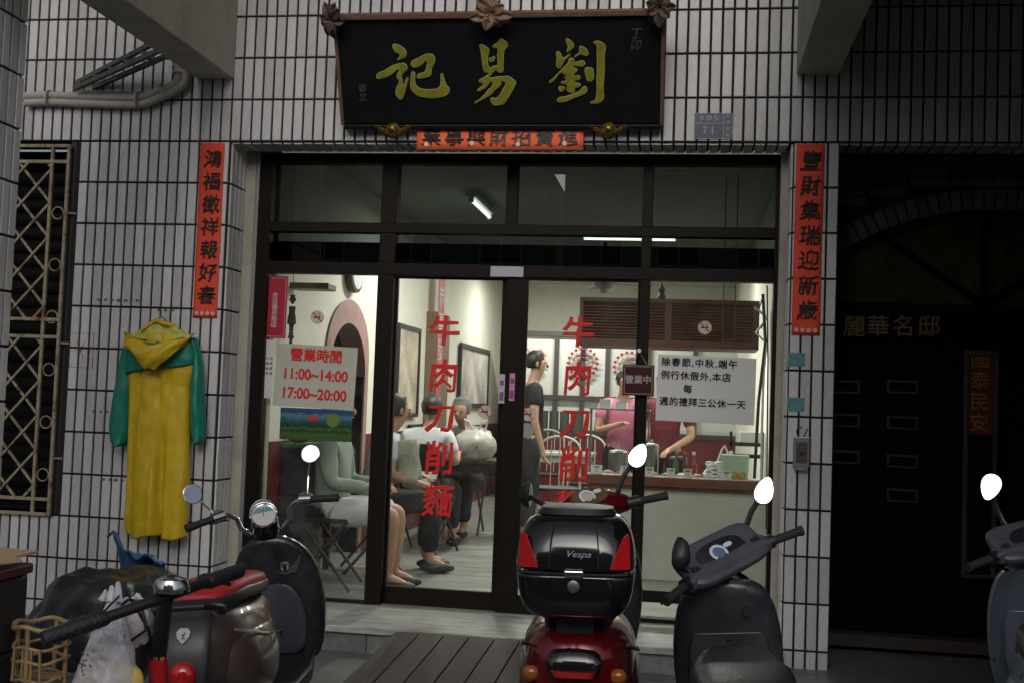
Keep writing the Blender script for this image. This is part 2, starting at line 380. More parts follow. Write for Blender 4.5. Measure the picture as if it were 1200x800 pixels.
facing_house(-9.5, -2.9, 7.2, (.30, .32, .31), 'grey rendered town house across the street to the left')
facing_house(-2.5, 3.0, 9.4, (.36, .38, .36), 'tall pale grey town house straight across the street')
facing_house(3.6, 10.5, 8.4, (.5, .42, .36), 'taller tan town house across the street to the right')
# ------------------------------------------------------------------ platform, ledge, duckboard
b = MB(); b.box(-2.3, 1.10, -.40, .22, .055, .092); T = thing('marble_step', 'grey marble step with thin slab top below the glass doors', 'step')
LEDGE = b.obj('slab', MARBLE, T, bev=.004)
x = -2.3
while x < 1.09:                               # riser pieces
    x2 = min(x+random.uniform(.55, .62), 1.095)
    b = MB(); b.box(x+.002, x2-.002, -.375, -.35, -.06, .054); b.obj('riser_stone', pbr('riser_marble', (.20, .215, .215), .4, var=.4, vscale=9, rnd=.2, dirt=.7, dscale=12, dcol=(.06, .065, .065)), T, bev=.002)
    x = x2
b = MB(); b.box(-2.3, 1.095, -.349, .22, -.06, .054); b.obj('core', GROUT, T)
T = thing('duckboard', 'dark wooden duckboard of parallel planks laid before the step', 'duckboard')
WD = pbr('dark_weathered_wood', (.060, .046, .038), .7, var=.35, vscale=5, rnd=.25, stretch=(14, 1.2, 14), bump=.25, bscale=30)
p0 = at(457, 742, Z=.09); q0 = at(430, 802, Z=.04)
nx = 9; wdt = 1.24/nx
for i in range(nx):
    b = MB(); xx = p0.x+i*wdt
    a = (p0.x-q0.x)*0+.02
    b.add([(xx+.003, -.405, .055), (xx+wdt-.004, -.405, .055), (xx+wdt-.004-a, -1.42, -.018), (xx+.003-a, -1.42, -.018),
           (xx+.003, -.405, .083), (xx+wdt-.004, -.405, .083), (xx+wdt-.004-a, -1.42, .008), (xx+.003-a, -1.42, .008)], [(0, 3, 2, 1), (4, 5, 6, 7), (0, 1, 5, 4), (1, 2, 6, 5), (2, 3, 7, 6), (3, 0, 4, 7)])
    b.obj('plank', WD, T, bev=.003)
b = MB()
for yy in (-.5, -.95, -1.35): b.box(p0.x+.01, p0.x+1.2, yy-.03, yy+.03, -.049, .052+(yy+.40)*.07-.012)
b.obj('batten', WD, T)
# ------------------------------------------------------------------ shopfront
def gx(px, py=500): return at(px, py, Y=FY).x
def gz(px, py): return at(px, py, Y=FY).z
G_CLEAR = glass('clear_glass', (.80, .83, .80), 1.5, boost=1.0)
G_DARK = glass('tinted_glass', (.085, .10, .094), 1.5, boost=1.5)
SF = thing('shopfront', 'dark bronze shopfront frame with tinted transom panes and fixed side panes', 'shopfront')
X0, X9 = XL+.102, XR-.052
xa0, xa1 = gx(431, 600), gx(450, 600)
xc0, xc1 = gx(745), gx(757)
xm0, xm1 = gx(593, 230), gx(606, 230)
z_top = ZT-.012; z_t1, z_t0 = gz(600, 275), gz(600, 263); z_d1, z_d0 = gz(600, 311), gz(600, 325); z_b = .093
D0, D1 = FY, FY+.085
def rail(x0, x1, z0, z1, y0=D0, y1=D1, name='rail', par=SF, mat=BROWNAL):
    b = MB(); b.box(x0, x1, y0, y1, z0, z1); return b.obj(name, mat, par, bev=.003)
jl = gx(305); jr = gx(905, 400)
rail(X0, jl, z_b, z_top, name='post'); rail(jr, X9, z_b, z_top, name='post')
rail(jl, jr, z_top-.062, z_top)
rail(jl, jr, z_t1, z_t0); rail(jl, jr, min(z_d0, z_d1), max(z_d0, z_d1)+.0, y0=D0-.006)
for (p, q) in ((xa0, xa1), (xc0, xc1)):
    rail(p, q, z_b, z_d0, y0=D0-.004, name='post'); 
for (p, q) in ((xa0, xa1), (xm0, xm1), (xc0, xc1)):
    rail(p, q, z_t0, z_top-.062, y0=D0+.004, name='post')
    if p != xm0: rail(p, q, z_d1, z_t1, y0=D0+.004, name='post')
rail(jl, xa0, z_b, gz(380, 702)+.0, y0=D0+.003)                    # sill of the left fixed pane
rail(xc1, jr, gz(790, 707), gz(790, 693), y0=D0+.003); rail(xc1, jr, z_b, gz(790, 726), y0=D0+.003)
def pane(x0, x1, z0, z1, mat, par=SF, y=FY+.04, name='glass_pane'):
    b = MB(); b.add([(x0, y, z0), (x1, y, z0), (x1, y, z1), (x0, y, z1)], [(0, 1, 2, 3)]); return b.obj(name, mat, par)
e = .004
for (p, q) in ((jl, xa0), (xa1, xm0), (xm1, xc0), (xc1, jr)): pane(p-e, q+e, z_t0-e, z_top-.05, G_DARK)
for (p, q) in ((jl, xa0), (xa1, xc0), (xc1, jr)): pane(p-e, q+e, z_d1-e, z_t1+e, G_DARK)
pane(jl-e, xa0+e, gz(380, 702)-e, z_d0+e, G_CLEAR, name='side_pane'); pane(xc1-e, jr+e, gz(790, 693)-e, z_d0+e, G_CLEAR, name='side_pane'); pane(xc1-e, jr+e, gz(790, 726)-e, gz(790, 707)+e, G_CLEAR, name='side_pane')
# sliding leaves
RED = pbr('red_vinyl', (.62, .012, .010), .55); WHT = pbr('white_vinyl', (.72, .72, .72), .5)
def leaf(x0, x1, y, label, s0, s1, chars, cx_px):
    t = thing('sliding_door', label, 'door', ((x0+x1)/2, y, z_b)); c = t.location
    def P(xa, xb, za, zb, n): b = MB(); b.box(xa-c.x, xb-c.x, -.018, .018, za-c.z, zb-c.z); return b.obj(n, BROWNAL, t, bev=.003)
    zl = z_b+.004; zt = z_d0-.002; rb = z_b+.11; rt = zt-.012
    P(x0, x0+s0, zl, zt, 'stile'); P(x1-s1, x1, zl, zt, 'stile'); P(x0+s0, x1-s1, zl, rb, 'rail'); P(x0+s0, x1-s1, rt, zt, 'rail')
    g = pane(x0+s0-e-c.x, x1-s1+e-c.x, rb-e-c.z, rt+e-c.z, G_CLEAR, t, 0.0)
    for ch, (px, py, w_, h_) in zip('牛肉刀削麵', chars):
        q = at(px, py, Y=y)
        text(ch, h_/205, RED, g, (q.x-c.x, -.004, q.z-c.z), ext=.0008, off=.024 if ch != '麵' else .014, sx=w_/h_, shear=.06, rough=.055, seed=ord(ch), name='red_character')
    return t
xh = gx(582, 500)
leaf(xa1+.002, gx(596, 500), FY+.075, 'left sliding glass door with the red characters standing left of the joint', .012, gx(596)-gx(581), [(520, 390, 38, 37), (519, 443, 36, 39), (516, 491, 36, 36), (514, 539, 36, 41), (512, 589, 37, 40)], 518)
leaf(gx(587), xc0-.002, FY+.03, 'right sliding glass door with red characters, seen above the red scooter', gx(613)-gx(587), .010, [(677, 392, 38, 37), (676, 446, 34, 40), (674, 497, 36, 36), (672, 546, 36, 42), (668, 596, 37, 40)], 676)
# ------------------------------------------------------------------ things stuck on or hung at the glass
def plate(name, cat, label, px, py, w_, h_, y, mat, group=None, th=.004, bev=.0, rz=0, tilt=0):
    q = at(px, py, Y=y); t = thing(name, label, cat, q, group=group); t.rotation_euler = (0, tilt, 0)
    b = MB(); b.box(-w_/2, w_/2, 0, th, -h_/2, h_/2); b.obj('board', mat, t, bev=bev); return t
OFFW = pbr('white_board', (.60, .61, .58), .5, var=.06, vscale=3, dirt=.2, dscale=8, dcol=(.4, .38, .32))
t = plate('opening_hours_sign', 'sign', 'pale board with opening hours in red figures on the left pane', 369, 441, .52, .385, FY+.03, pbr('cream_board', (.47, .48, .41), .5, var=.08, vscale=4, dirt=.25, dscale=8, dcol=(.3, .28, .2)), tilt=.03)
text('營業時間', .078, RED, t, (.0, -.003, .125), off=.03, rough=.01)
for k, s in enumerate(('11:00~14:00', '17:00~20:00')):
    text(s, .085, RED, t, (0, -.003, .008-k*.118), off=.028, sx=.92, rough=.008)
t = plate('landscape_poster', 'poster', 'printed landscape poster of blue sky and green fields under the opening hours board', 370, 497, .46, .195, FY+.034, None)
bd = [o for o in t.children][0]
def landscape():
    m = bpy.data.materials.new('landscape_print'); m.use_nodes = True; n = m.node_tree.nodes; l = m.node_tree.links; b = n['Principled BSDF']
    tc = n.new('ShaderNodeTexCoord'); sp = n.new('ShaderNodeSeparateXYZ'); l.new(tc.outputs['Object'], sp.inputs[0])
    ns = n.new('ShaderNodeTexNoise'); ns.inputs['Scale'].default_value = 22; ns.inputs['Detail'].default_value = 6; l.new(tc.outputs['Object'], ns.inputs[0])
    ma = n.new('ShaderNodeMath'); ma.operation = 'MULTIPLY_ADD'; ma.inputs[1].default_value = .06; l.new(ns.outputs[0], ma.inputs[0]); l.new(sp.outputs[2], ma.inputs[2])
    mr = n.new('ShaderNodeMapRange'); mr.inputs[1].default_value = -.07; mr.inputs[2].default_value = .13; l.new(ma.outputs[0], mr.inputs[0])
    cr = n.new('ShaderNodeValToRGB'); e_ = cr.color_ramp.elements; e_[0].position = 0; e_[0].color = (.03, .09, .02, 1); e_[1].position = 1; e_[1].color = (.02, .09, .22, 1)
    for p, c in ((.2, (.06, .12, .03, 1)), (.3, (.015, .04, .015, 1)), (.36, (.07, .13, .03, 1)), (.46, (.015, .05, .02, 1)), (.52, (.01, .07, .05, 1)), (.60, (.02, .10, .12, 1)), (.78, (.10, .20, .27, 1)), (.84, (.02, .07, .14, 1))):
        x = e_.new(p); x.color = c
    l.new(mr.outputs[0], cr.inputs[0]); l.new(cr.outputs[0], b.inputs[0]); b.inputs['Roughness'].default_value = .3
    return m
bd.data.materials.clear(); bd.data.materials.append(landscape())
b = MB(); b.lathe([(.042, 0), (.042, -.002)], 20, (.11, -.001, .03), 'Y'); b.obj('emblem', pbr('lime_print', (.14, .20, .03), .4), t)
text('優質', .035, pbr('red_print', (.6, .05, .03), .4), t, (-.02, -.003, .035), off=.02)
t = plate('red_certificate', 'sticker', 'crimson upright sticker with white characters at the top left of the left pane', 322, 360, .155, .385, FY+.032, pbr('crimson_print', (.36, .008, .035), .4))
text('合法優良商店', .037, pbr('pale_print', (.62, .5, .5), .5), t, (0, -.003, -.02), vertical=True, line=.92, off=.01)
b = MB(); hw, hh = .068, .182
for (x0, x1, z0, z1) in ((-hw, hw, hh-.002, hh), (-hw, hw, -hh, -hh+.002), (-hw, -hw+.002, -hh, hh), (hw-.002, hw, -hh, hh)): b.box(x0, x1, -.002, -.001, z0, z1)
b.obj('border', pbr('pale_print', (.62, .5, .5)), t)
for (px, py, w_, h_, lab) in ((313, 432, .085, .36, 'pinned strip of pale paper left of the opening hours board'), ):
    t = plate('paper_notice', 'notice', lab, px, py, w_, h_, FY+.036, OFFW)
    for k in range(3):
        text('公告事項', .016, BLACKINK, t, (-.025+k*.025, -.003, .02), vertical=True, line=1.8)
t = plate('closing_days_sign', 'sign', 'white board with four lines of black characters on the right pane', 827, 456, .565, .385, FY-.012, pbr('white_notice', (.66, .67, .67), .45, var=.04, vscale=3, dirt=.15, dscale=9, dcol=(.45, .43, .38)), tilt=.014)
for k, (s_, xx, sp_) in enumerate((('除春節,中秋,端午', -.262, 1.22), ('例行休假外,本店', -.262, 1.13), ('每', -.13, 1), ('週的禮拜三公休一天', -.264, 1.10))):
    text(s_, .049, BLACKINK, t, (xx, -.003, .148-k*.0765), off=.022, align='LEFT', space=sp_)
q = at(748, 445, Y=FY-.03)
t = thing('open_sign', 'small maroon square open sign hanging from a hook on the door post', 'sign', q)
mar = pbr('maroon_enamel', (.045, .006, .010), .3)
b = MB(); b.box(-.092, .092, -.004, .004, -.090, .090); b.obj('board', mar, t, bev=.006)
bw = pbr('sign_white', (.42, .36, .36), .5)
b = MB()
for (x0, x1, z0, z1) in ((-.082, .082, .078, .081), (-.082, .082, -.081, -.078), (-.082, -.079, -.081, .081), (.079, .082, -.081, .081)): b.box(x0, x1, -.0055, -.0045, z0, z1)
b.obj('border', bw, t)
text('營業中', .048, bw, t, (0, -.006, 0), off=.022)
b = MB(); b.tube([(-.05, 0, .088), (0, .0, .165), (.05, 0, .088)], .0018, 6); b.obj('string', bw, t)
b = MB(); b.lathe([(.012, -.012), (.012, .02)], 12, (0, 0, .172), 'Y'); b.obj('hook', WHT, t)
# stickers
def nosmoke(px, py, lab, r=.046, y=FY+.058):
    q = at(px, py, Y=y); t = thing('no_smoking_sticker', lab, 'sticker', q, group='no smoking stickers on the glass')
    b = MB(); b.lathe([(r*.86, 0), (r*.86, -.0012)], 24, (0, 0, 0), 'Y'); b.obj('disc', pbr('pale_disc', (.50, .49, .42), .5), t)
    b = MB(); b.tube([(r*.9*cos(a*pi/16), -.0015, r*.9*sin(a*pi/16)) for a in range(32)], r*.11, 6, closed=True, r2=.0006)
    b.bar((-r*.64, -.0022, r*.64), (r*.64, -.0022, -r*.64), .0008, r*.17, up=(1, 0, 1)); b.obj('ring', RED, t)
    b = MB(); b.box(-r*.5, r*.45, -.0017, -.0013, -r*.1, r*.1); b.tube([(r*.2, -.0015, r*.15), (r*.32, -.0015, r*.35), (r*.2, -.0015, r*.5)], .002, 6); b.obj('cigarette', BLACKINK, t)
nosmoke(372, 372, 'no smoking sticker on the left pane beside the crimson sticker', y=FY+.036)
nosmoke(568, 482, 'no smoking sticker low right on the left sliding door')
nosmoke(619, 485, 'no smoking sticker on the right sliding door above a round seal', y=FY+.024)
nosmoke(826, 384, 'no smoking sticker on the right pane above the white notice', y=FY+.032)
q = at(617, 504, Y=FY+.024); t = thing('seal_sticker', 'round grey green seal sticker below the no smoking sticker', 'sticker', q)
b = MB(); b.lathe([(.045, 0), (.045, -.0012)], 24, (0, 0, 0), 'Y'); b.obj('disc', pbr('seal_grey', (.30, .36, .33), .5, var=.3, vscale=60), t)
b = MB(); b.tube([(.04*cos(a*pi/16), -.0015, .04*sin(a*pi/16)) for a in range(32)], .003, 6, closed=True, r2=.0006); b.obj('ring', pbr('seal_rim', (.55, .6, .58)), t)
for (px, py, w_, h_, mt, lab, yy) in ((588, 455, .035, .175, pbr('lilac_paper', (.45, .44, .55), .5), 'narrow white lock sticker on the door joint', FY+.008), (600, 453, .032, .165, pbr('pink_paper', (.62, .22, .42), .5), 'narrow pink lock sticker on the door joint', FY+.008), (594, 318.5, .20, .062, pbr('lilac_white', (.42, .42, .48), .4), 'blank white label at the top of the door joint', FY-.009)):
    t = plate('door_label', 'sticker', lab, px, py, w_, h_, yy, mt, th=.002)
    if w_ < .1:
        b = MB(); b.box(-.012, .012, -.001, -.0003, .02, .05); b.box(-.012, .012, -.001, -.0003, -.07, -.02); b.obj('print', pbr('lilac_print', (.2, .08, .2)), t)
# ------------------------------------------------------------------ name board
TLp = at(401, 26, Y=-.30); BLp = at(406, 144, Y=-.06); TRp = at(776, 15, Y=-.30); BRp = at(773, 145, Y=-.06)
cx0 = (BLp.x+BRp.x)/2; hw = (BRp.x-BLp.x)/2+.0; zb0 = (BLp.z+BRp.z)/2; zt0 = (TLp.z+TRp.z)/2
tl = atan2(.24, zt0-zb0); HB = (zt0-zb0)/cos(tl)
T = thing('name_board', 'big black lacquered shop name board with three olive gold characters', 'sign', (cx0, -.06, zb0), 0, tl)
LACQ = pbr('black_lacquer', (.006, .007, .008), .42, spec=.3, var=.2, vscale=6, bump=.03, bscale=20, dirt=.10, dscale=6, dcol=(.05, .05, .045))
b = MB(); b.box(-hw, hw, -.03, .0, 0, HB); b.obj('board', LACQ, T, bev=.006)
WR = pbr('rosewood', (.16, .085, .065), .5, var=.35, vscale=8, stretch=(2, 10, 10), dirt=.4, dscale=15, dcol=(.35, .3, .26))
b = MB(); b.box(-hw-.012, hw+.012, -.055, .012, HB, HB+.036); b.box(-hw-.022, -hw-.001, -.045, .012, -.006, HB); b.box(hw+.001, hw+.022, -.045, .012, -.006, HB); b.obj('frame', WR, T, bev=.006)
b = MB(); b.box(-hw-.006, hw+.006, -.045, .012, -.03, -.002); b.obj('frame', LACQ, T, bev=.006)
GOLD = pbr('olive_gold', (.30, .30, .03), .42, metal=.15, var=.35, vscale=14, bump=.08, bscale=40)
GEDGE = pbr('pale_gold_edge', (.48, .48, .2), .4, metal=.2)
CH = {
 'ji': ((435, 40), ['225,110 260,105 310,125 355,160 372,200 360,240 320,258 285,270 275,275 295,240 300,215 265,195 235,160',
  '55,430 85,398 130,385 190,345 250,318 320,303 355,310 380,345 365,385 325,420 320,455 335,490 335,530 355,500 385,450 375,520 355,600 330,670 310,685 275,660 258,630 262,560 290,510 290,480 268,450 280,400 290,370 250,395 200,430 150,455 100,468 65,465',
  '415,300 440,270 500,245 560,212 610,205 655,225 668,265 655,320 630,370 632,400 615,440 570,455 520,465 485,462 482,425 510,408 550,400 570,370 580,320 580,285 540,310 490,345 450,350 420,330',
  '425,395 445,392 462,420 458,480 470,530 500,560 560,575 640,575 700,560 720,530 725,470 735,405 760,460 785,530 818,565 815,610 780,645 700,665 620,670 540,660 480,640 435,600 412,560 412,480 418,420']),
 'yi': ((545, 40), ['150,115 185,112 225,135 255,165 245,215 240,270 245,330 255,350 290,335 325,330 335,335 335,220 338,150 320,150 285,130 310,105 345,85 370,50 410,65 445,100 445,130 412,175 405,260 400,340 400,380 380,405 345,400 325,378 300,398 262,440 255,450 330,443 400,440 460,442 500,470 535,505 515,550 485,610 450,670 405,730 370,740 300,745 275,715 265,680 280,660 320,670 345,650 375,610 400,560 425,510 410,498 375,500 380,520 350,555 310,590 270,635 220,665 160,695 95,722 150,680 200,630 250,570 290,520 280,495 250,520 220,560 180,580 125,595 150,560 190,520 145,500 150,475 190,455 225,430 250,405 215,405 190,360 180,300 170,220 160,160',
  '250,255 280,240 312,232 308,270 285,292 258,285']),
 'liu': ((640, 40), ['205,55 225,48 265,75 290,105 285,145 260,165 215,190 228,140 215,95', '345,130 375,128 415,150 440,195 435,225 400,228 355,215 315,235 295,240 330,205 350,175',
  '108,185 130,180 155,205 172,245 210,230 255,205 220,250 180,300 150,355 125,358 105,330 112,260',
  '240,255 270,248 295,270 290,290 360,275 408,295 390,335 350,340 300,335 275,345 290,352 320,360 325,385 295,410 290,435 340,430 358,450 345,475 300,490 298,505 340,510 365,535 340,555 300,565 300,600 260,612 225,600 215,575 215,530 165,520 160,500 185,490 210,485 205,465 185,455 215,440 200,430 180,415 160,405 110,450 85,485 30,508 70,465 130,400 190,340 225,300',
  '400,540 430,570 425,605 370,640 290,670 210,705 130,710 110,690 135,660 200,650 280,620 350,590', '135,545 165,545 200,560 190,580 150,600 135,585',
  '405,355 440,348 480,352 492,380 498,460 480,490 450,498 425,480 412,430', '490,92 520,72 560,75 600,100 625,140 612,200 612,340 605,480 600,600 605,660 580,705 530,725 480,728 455,715 500,695 520,660 525,500 530,320 528,180 525,115'])}
Rb = Matrix.Rotation(tl, 3, 'X'); nrm = Rb @ Vector((0, -1, 0)); org = Vector((cx0, -.06, zb0))+nrm*.031
def on_board(px, py):
    d = Vector(FW+(px-600)/FPX*RT-(py-400)/FPX*UP); c = Vector(CAM); t_ = (org-c).dot(nrm)/d.dot(nrm); p = c+d*t_-org
    return (p.x, p.dot(Rb @ Vector((0, 0, 1))))
for key, (o0, polys) in CH.items():
    PS = [[on_board(o0[0]+float(a.split(',')[0])/8.89, o0[1]+float(a.split(',')[1])/8.89) for a in P.split()] for P in polys]
    g = shape(PS, GEDGE, T, 'character', .003, 0, (0, -.0345, 0))
    def inset(P, d=.0035):
        n = len(P); A = sum(P[i][0]*P[(i+1) % n][1]-P[(i+1) % n][0]*P[i][1] for i in range(n)); s_ = 1 if A > 0 else -1; R = []
        for i in range(n):
            a_, b_, c_ = P[i-1], P[i], P[(i+1) % n]; tx, ty = c_[0]-a_[0], c_[1]-a_[1]; L = sqrt(tx*tx+ty*ty)+1e-9
            R.append((b_[0]-ty/L*d*s_, b_[1]+tx/L*d*s_))
        return R
    shape([inset(P) for P in PS], GOLD, g, 'gold_face', .004, 0, (0, 0, .0015)).rotation_euler = (0, 0, 0)
faint = pbr('faint_gilt', (.07, .075, .06), .6)
text('丁卯', .062, faint, T, (hw-.14, -.032, HB-.13), vertical=True, line=.95, shear=.15, rough=.05)
text('春立', .05, faint, T, (-hw+.12, -.032, .18), vertical=True, line=.95, shear=.15, rough=.05)
def carve(sx, sz, seed, mat, parent, loc, name, n=9, spread=1.0):
    """carved leaves and petals piled round a knot"""
    rnd = random.Random(seed); o = None; b = MB()
    b.blob((0, -.01, 0), (sx*.45, .022, sz*.45), 14, 8, lambda d: 1+.25*noise.noise(d*4+Vector((seed, 0, 0))))
    b.xf = None; root = b.obj(name, mat, parent, 1); root.location = loc
    for k in range(n):
        a = 2*pi*k/n*spread+rnd.uniform(-.2, .2); L = rnd.uniform(.75, 1.1); b = MB(); aa = Vector((cos(a)*sx, 0, sin(a)*sz))
        wv = Vector((-sin(a), 0, cos(a)))*min(sx, sz)*.42; curl = rnd.uniform(-.02, .03)
        def fn(u, v, aa=aa, wv=wv, L=L, curl=curl):
            wd_ = sin(pi*min(1, v*.93+.07))**.7
            return aa*(v*L)+wv*((u-.5)*2*wd_*.75)+Vector((0, -.03-.018*abs(u-.5)*2+curl*v*v*2-.02*sin(v*pi), 0))
        b.grid(4, 6, fn); b.obj('carved_leaf', mat, root, 1, solid=.007)
    return root
CARV = pbr('carved_wood', (.30, .19, .13), .6, var=.4, vscale=30, dirt=.5, dscale=25, dcol=(.05, .035, .03))
CARVD = pbr('dark_carved_wood', (.10, .065, .055), .6, var=.4, vscale=30)
carve(.082, .10, 3, CARVD, T, (-hw-.01, -.05, HB+.005), 'corner_carving', 9)
carve(.09, .10, 5, CARVD, T, (hw-.01, -.05, HB+.045), 'corner_carving', 9)
carve(.12, .10, 8, CARV, T, (-.01, -.06, HB+.03), 'crest_carving', 11)
BRASS = pbr('old_brass', (.27, .17, .045), .38, metal=.8, var=.4, vscale=30)
for (px, lab) in ((461, 'gilt carved bracket under the left end of the name board'), (713, 'gilt carved bracket under the right end of the name board')):
    q = at(px, 154, Y=-.13); t = thing('carved_bracket', lab, 'bracket', q, group='gilt brackets under the name board')
    b = MB(); b.blob((0, -.01, 0), (.05, .04, .045), 18, 12, lambda d: 1+.25*noise.noise(d*5)); b.obj('mask', BRASS, t, 1)
    for s in (-1, 1):
        for j in range(4):
            b = MB(); b.blob((s*(.035+.018*j), -.012-.006*(j % 2), .012*j-.015), (.022, .022, .012), 12, 8); b.obj('scroll', BRASS, t, 1)
        b = MB(); b.blob((s*.018, -.045, .012), .010, 10, 6); b.obj('eye', BRASS, t, 1)
    b = MB(); b.blob((0, -.052, -.004), (.014, .016, .01), 10, 6); b.obj('nose', BRASS, t, 1)
    b = MB(); b.box(-.02, .02, -.01, .045, -.01, .03); b.obj('arm', BRASS, t, bev=.004)
# ------------------------------------------------------------------ red paper couplets
RP = pbr('red_paper', (.78, .075, .035), .75, var=.10, vscale=6, bump=.12, bscale=12)
RPO = pbr('orange_red_paper', (.95, .17, .07), .75, var=.08, vscale=6, bump=.1, bscale=12)
SPK = pbr('paper_glitter', (.62, .40, .38), .5)
def couplet(body, lab, pts, gap0, h):
    (ax, ay), (bx, by) = pts; P = at(ax, ay, Y=-.016); Q = at(bx, by, Y=-.016); c = (P+Q)/2
    t = thing('red_couplet', lab, 'banner', c, group='red paper couplets beside the shopfront'); H = (P-Q).length; wd_ = .153
    t.rotation_euler = (0, atan2(P.x-Q.x, P.z-Q.z), 0)
    b = MB(); b.grid(6, 24, lambda u, v: Vector(((u-.5)*wd_, -.002*sin(v*9)*(abs(u-.5)*2)**2, (v-.5)*H))); b.obj('paper', RP, t, 2, solid=.0015)
    n = len(body); z0 = H/2-.105; st = (H-.235)/(n-1)
    for k, ch in enumerate(body): text(ch, .108, BLACKINK, t, (.004, -.0065, z0-st*k-.0), off=.014, sx=1.0, rough=.085, seed=k*3, name='character', shear=.08)
    b = MB()
    for k in range(4): b.lathe([(.013, 0), (.013, -.001)], 10, (-.052+k*.034, -.004, -H/2+.028), 'Y')
    b.obj('trim', SPK, t)['kind'] = 'stuff'
couplet('鴻福徵祥報好春', 'left red paper couplet with seven black characters on the white tiles', ((249.5, 168), (240, 373)), 0, .1)
couplet('豐財集瑞迎新歲', 'right red paper couplet with seven black characters on the tiled pillar', ((950, 169), (944, 393)), 0, .1)
P = at(490.5, 149, Y=-.03); Q = at(684, 175, Y=-.03)
t = thing('red_lintel_banner', 'orange red horizontal paper banner half hidden under the name board', 'banner', ((P.x+Q.x)/2, -.03, (P.z+Q.z)/2+.04))
t.location.y = -.062; t.location.z -= .012; wd_ = Q.x-P.x; H = P.z-Q.z+.08
b = MB(); b.grid(24, 4, lambda u, v: Vector(((u-.5)*wd_, .003*sin(u*20)*v, (v-.5)*H))); b.obj('paper', RPO, t, 2, solid=.0015)
for k, ch in enumerate('業事興財招寶進'):
    text(ch, .108, BLACKINK if k < 3 else pbr('faded_ink', (.06, .055, .055), .6), t, (-wd_/2+.09+k*(wd_-.18)/6, -.006, -.038), off=.014, rough=.085, seed=k, name='character')
b = MB()
for k in range(4): b.lathe([(.014, 0), (.014, -.001)], 10, (-wd_/2+.06+k*.27, -.006, -H/2+.03+(k % 2)*.006), 'Y')
b.obj('dot', pbr('paper_dot', (.75, .6, .55)), t)
# house number
q = at(836, 148, Y=-.016); t = thing('house_number', 'dark blue enamel house number plate 71 right of the name board', 'sign', q)
BL = pbr('navy_enamel', (.022, .032, .10), .35); PW = pbr('plate_white', (.40, .43, .50), .5)
b = MB(); b.box(-.108, .108, -.002, .002, -.075, .075); b.obj('plate', BL, t, bev=.002)
b = MB()
for (x0, x1, z0, z1) in ((-.106, .106, .071, .074), (-.106, .106, -.074, -.071), (-.106, -.103, -.074, .074), (.103, .106, -.074, .074), (.056, .059, -.071, .071), (-.103, .056, .014, .017)): b.box(x0, x1, -.003, -.0015, z0, z1)
b.obj('border', PW, t)
text('永康街', .034, PW, t, (-.024, -.003, .044), space=1.2); text('71', .062, PW, t, (-.026, -.003, -.028), space=1.6, sx=.8); text('永康里鄰', .026, PW, t, (.081, -.003, .0), vertical=True, line=1.3)
# teal stickers, key box on the pillar
for (px, py, lab) in ((933.5, 421, 'upper small teal paper scrap stuck on the tiled pillar'), (932.5, 473.5, 'lower small teal paper scrap stuck on the tiled pillar')):
    q = at(px, py, Y=-.0145); t = MB().box(-.047, .047, 0, .001, -.038, .038).obj('paper_scrap', pbr('teal_paper', (.10, .28, .33), .6, var=.3, vscale=40), None); t.location = q; tag(t, lab, 'sticker')
q = at(939, 529, Y=-.014); t = thing('switch_box', 'small grey metal key switch box on the tiled pillar', 'switch box', q)
b = MB(); b.box(-.045, .045, -.028, 0, -.085, .085); b.obj('case', STEEL, t, bev=.006)
b = MB(); b.box(-.03, .03, -.0315, -.028, -.06, .055); b.obj('face', pbr('dark_steel', (.12, .11, .10), .45, metal=.7, var=.4, vscale=60), t, bev=.002)
b = MB(); b.lathe([(.012, -.037), (.012, -.03)], 16, (0, 0, -.01), 'Y'); b.obj('key_hole', BLK_PL, t)
b = MB(); b.box(-.035, .035, -.036, -.0, -.100, -.086); b.obj('lip', CHROME, t, bev=.003)
b = MB(); b.tube([(-.02, -.01, .085), (-.03, -.012, .12), (.0, -.01, .14)], .003, 6); b.tube([(.01, -.01, .085), (.03, -.012, .13)], .003, 6); b.obj('wire', BLK_PL, t)
# ------------------------------------------------------------------ pipes and bracket at upper left
PV = pbr('wrapped_pipe', (.48, .46, .43), .7, var=.15, vscale=20, dirt=.4, dscale=10, bump=.1)
t = thing('wrapped_pipes', 'pair of grey wrapped pipes tied to the wall and bending up behind the left beam', 'pipes')
for k in range(2):
    dz = -.022+.044*k
    pts = [at(30, 117-5*(1-2*k)*0, Y=-.05), at(58, 116, Y=-.05), at(110, 118, Y=-.05), at(160, 119, Y=-.05), at(182, 113, Y=-.055), at(205, 103, Y=-.06), at(214, 92, Y=-.06), at(213, 80, Y=-.08), at(206, 66, Y=-.10), at(203, 50, Y=-.12)]
    pts = [p+Vector((0, .0, dz)) if i < 5 else p+Vector((-dz*.9, 0, dz*.4)) for i, p in enumerate(pts)]
    P2 = []
    for i in range(len(pts)-1):
        for s in range(4):
            f = s/4; a0 = pts[max(i-1, 0)]; a1 = pts[i]; a2 = pts[i+1]; a3 = pts[min(i+2, len(pts)-1)]
            P2.append(.5*((2*a1)+(-a0+a2)*f+(2*a0-5*a1+4*a2-a3)*f*f+(-a0+3*a1-3*a2+a3)*f**3))
    P2.append(pts[-1]); MB().tube(P2, .024, 12).obj('pipe', PV, t, 1)
for (px, py) in ((58, 116), (162, 118), (193, 108), (212, 86)):
    q = at(px, py, Y=-.05); b = MB(); hz = Vector((1, 0, 0)) if px < 180 else (Vector((1, 0, .7)).normalized() if px < 200 else Vector((0, 0, 1)))
    b.tube([q-hz*.006, q+hz*.006], .054, 14, r2=None); b.obj('tie', PV, t, 1)
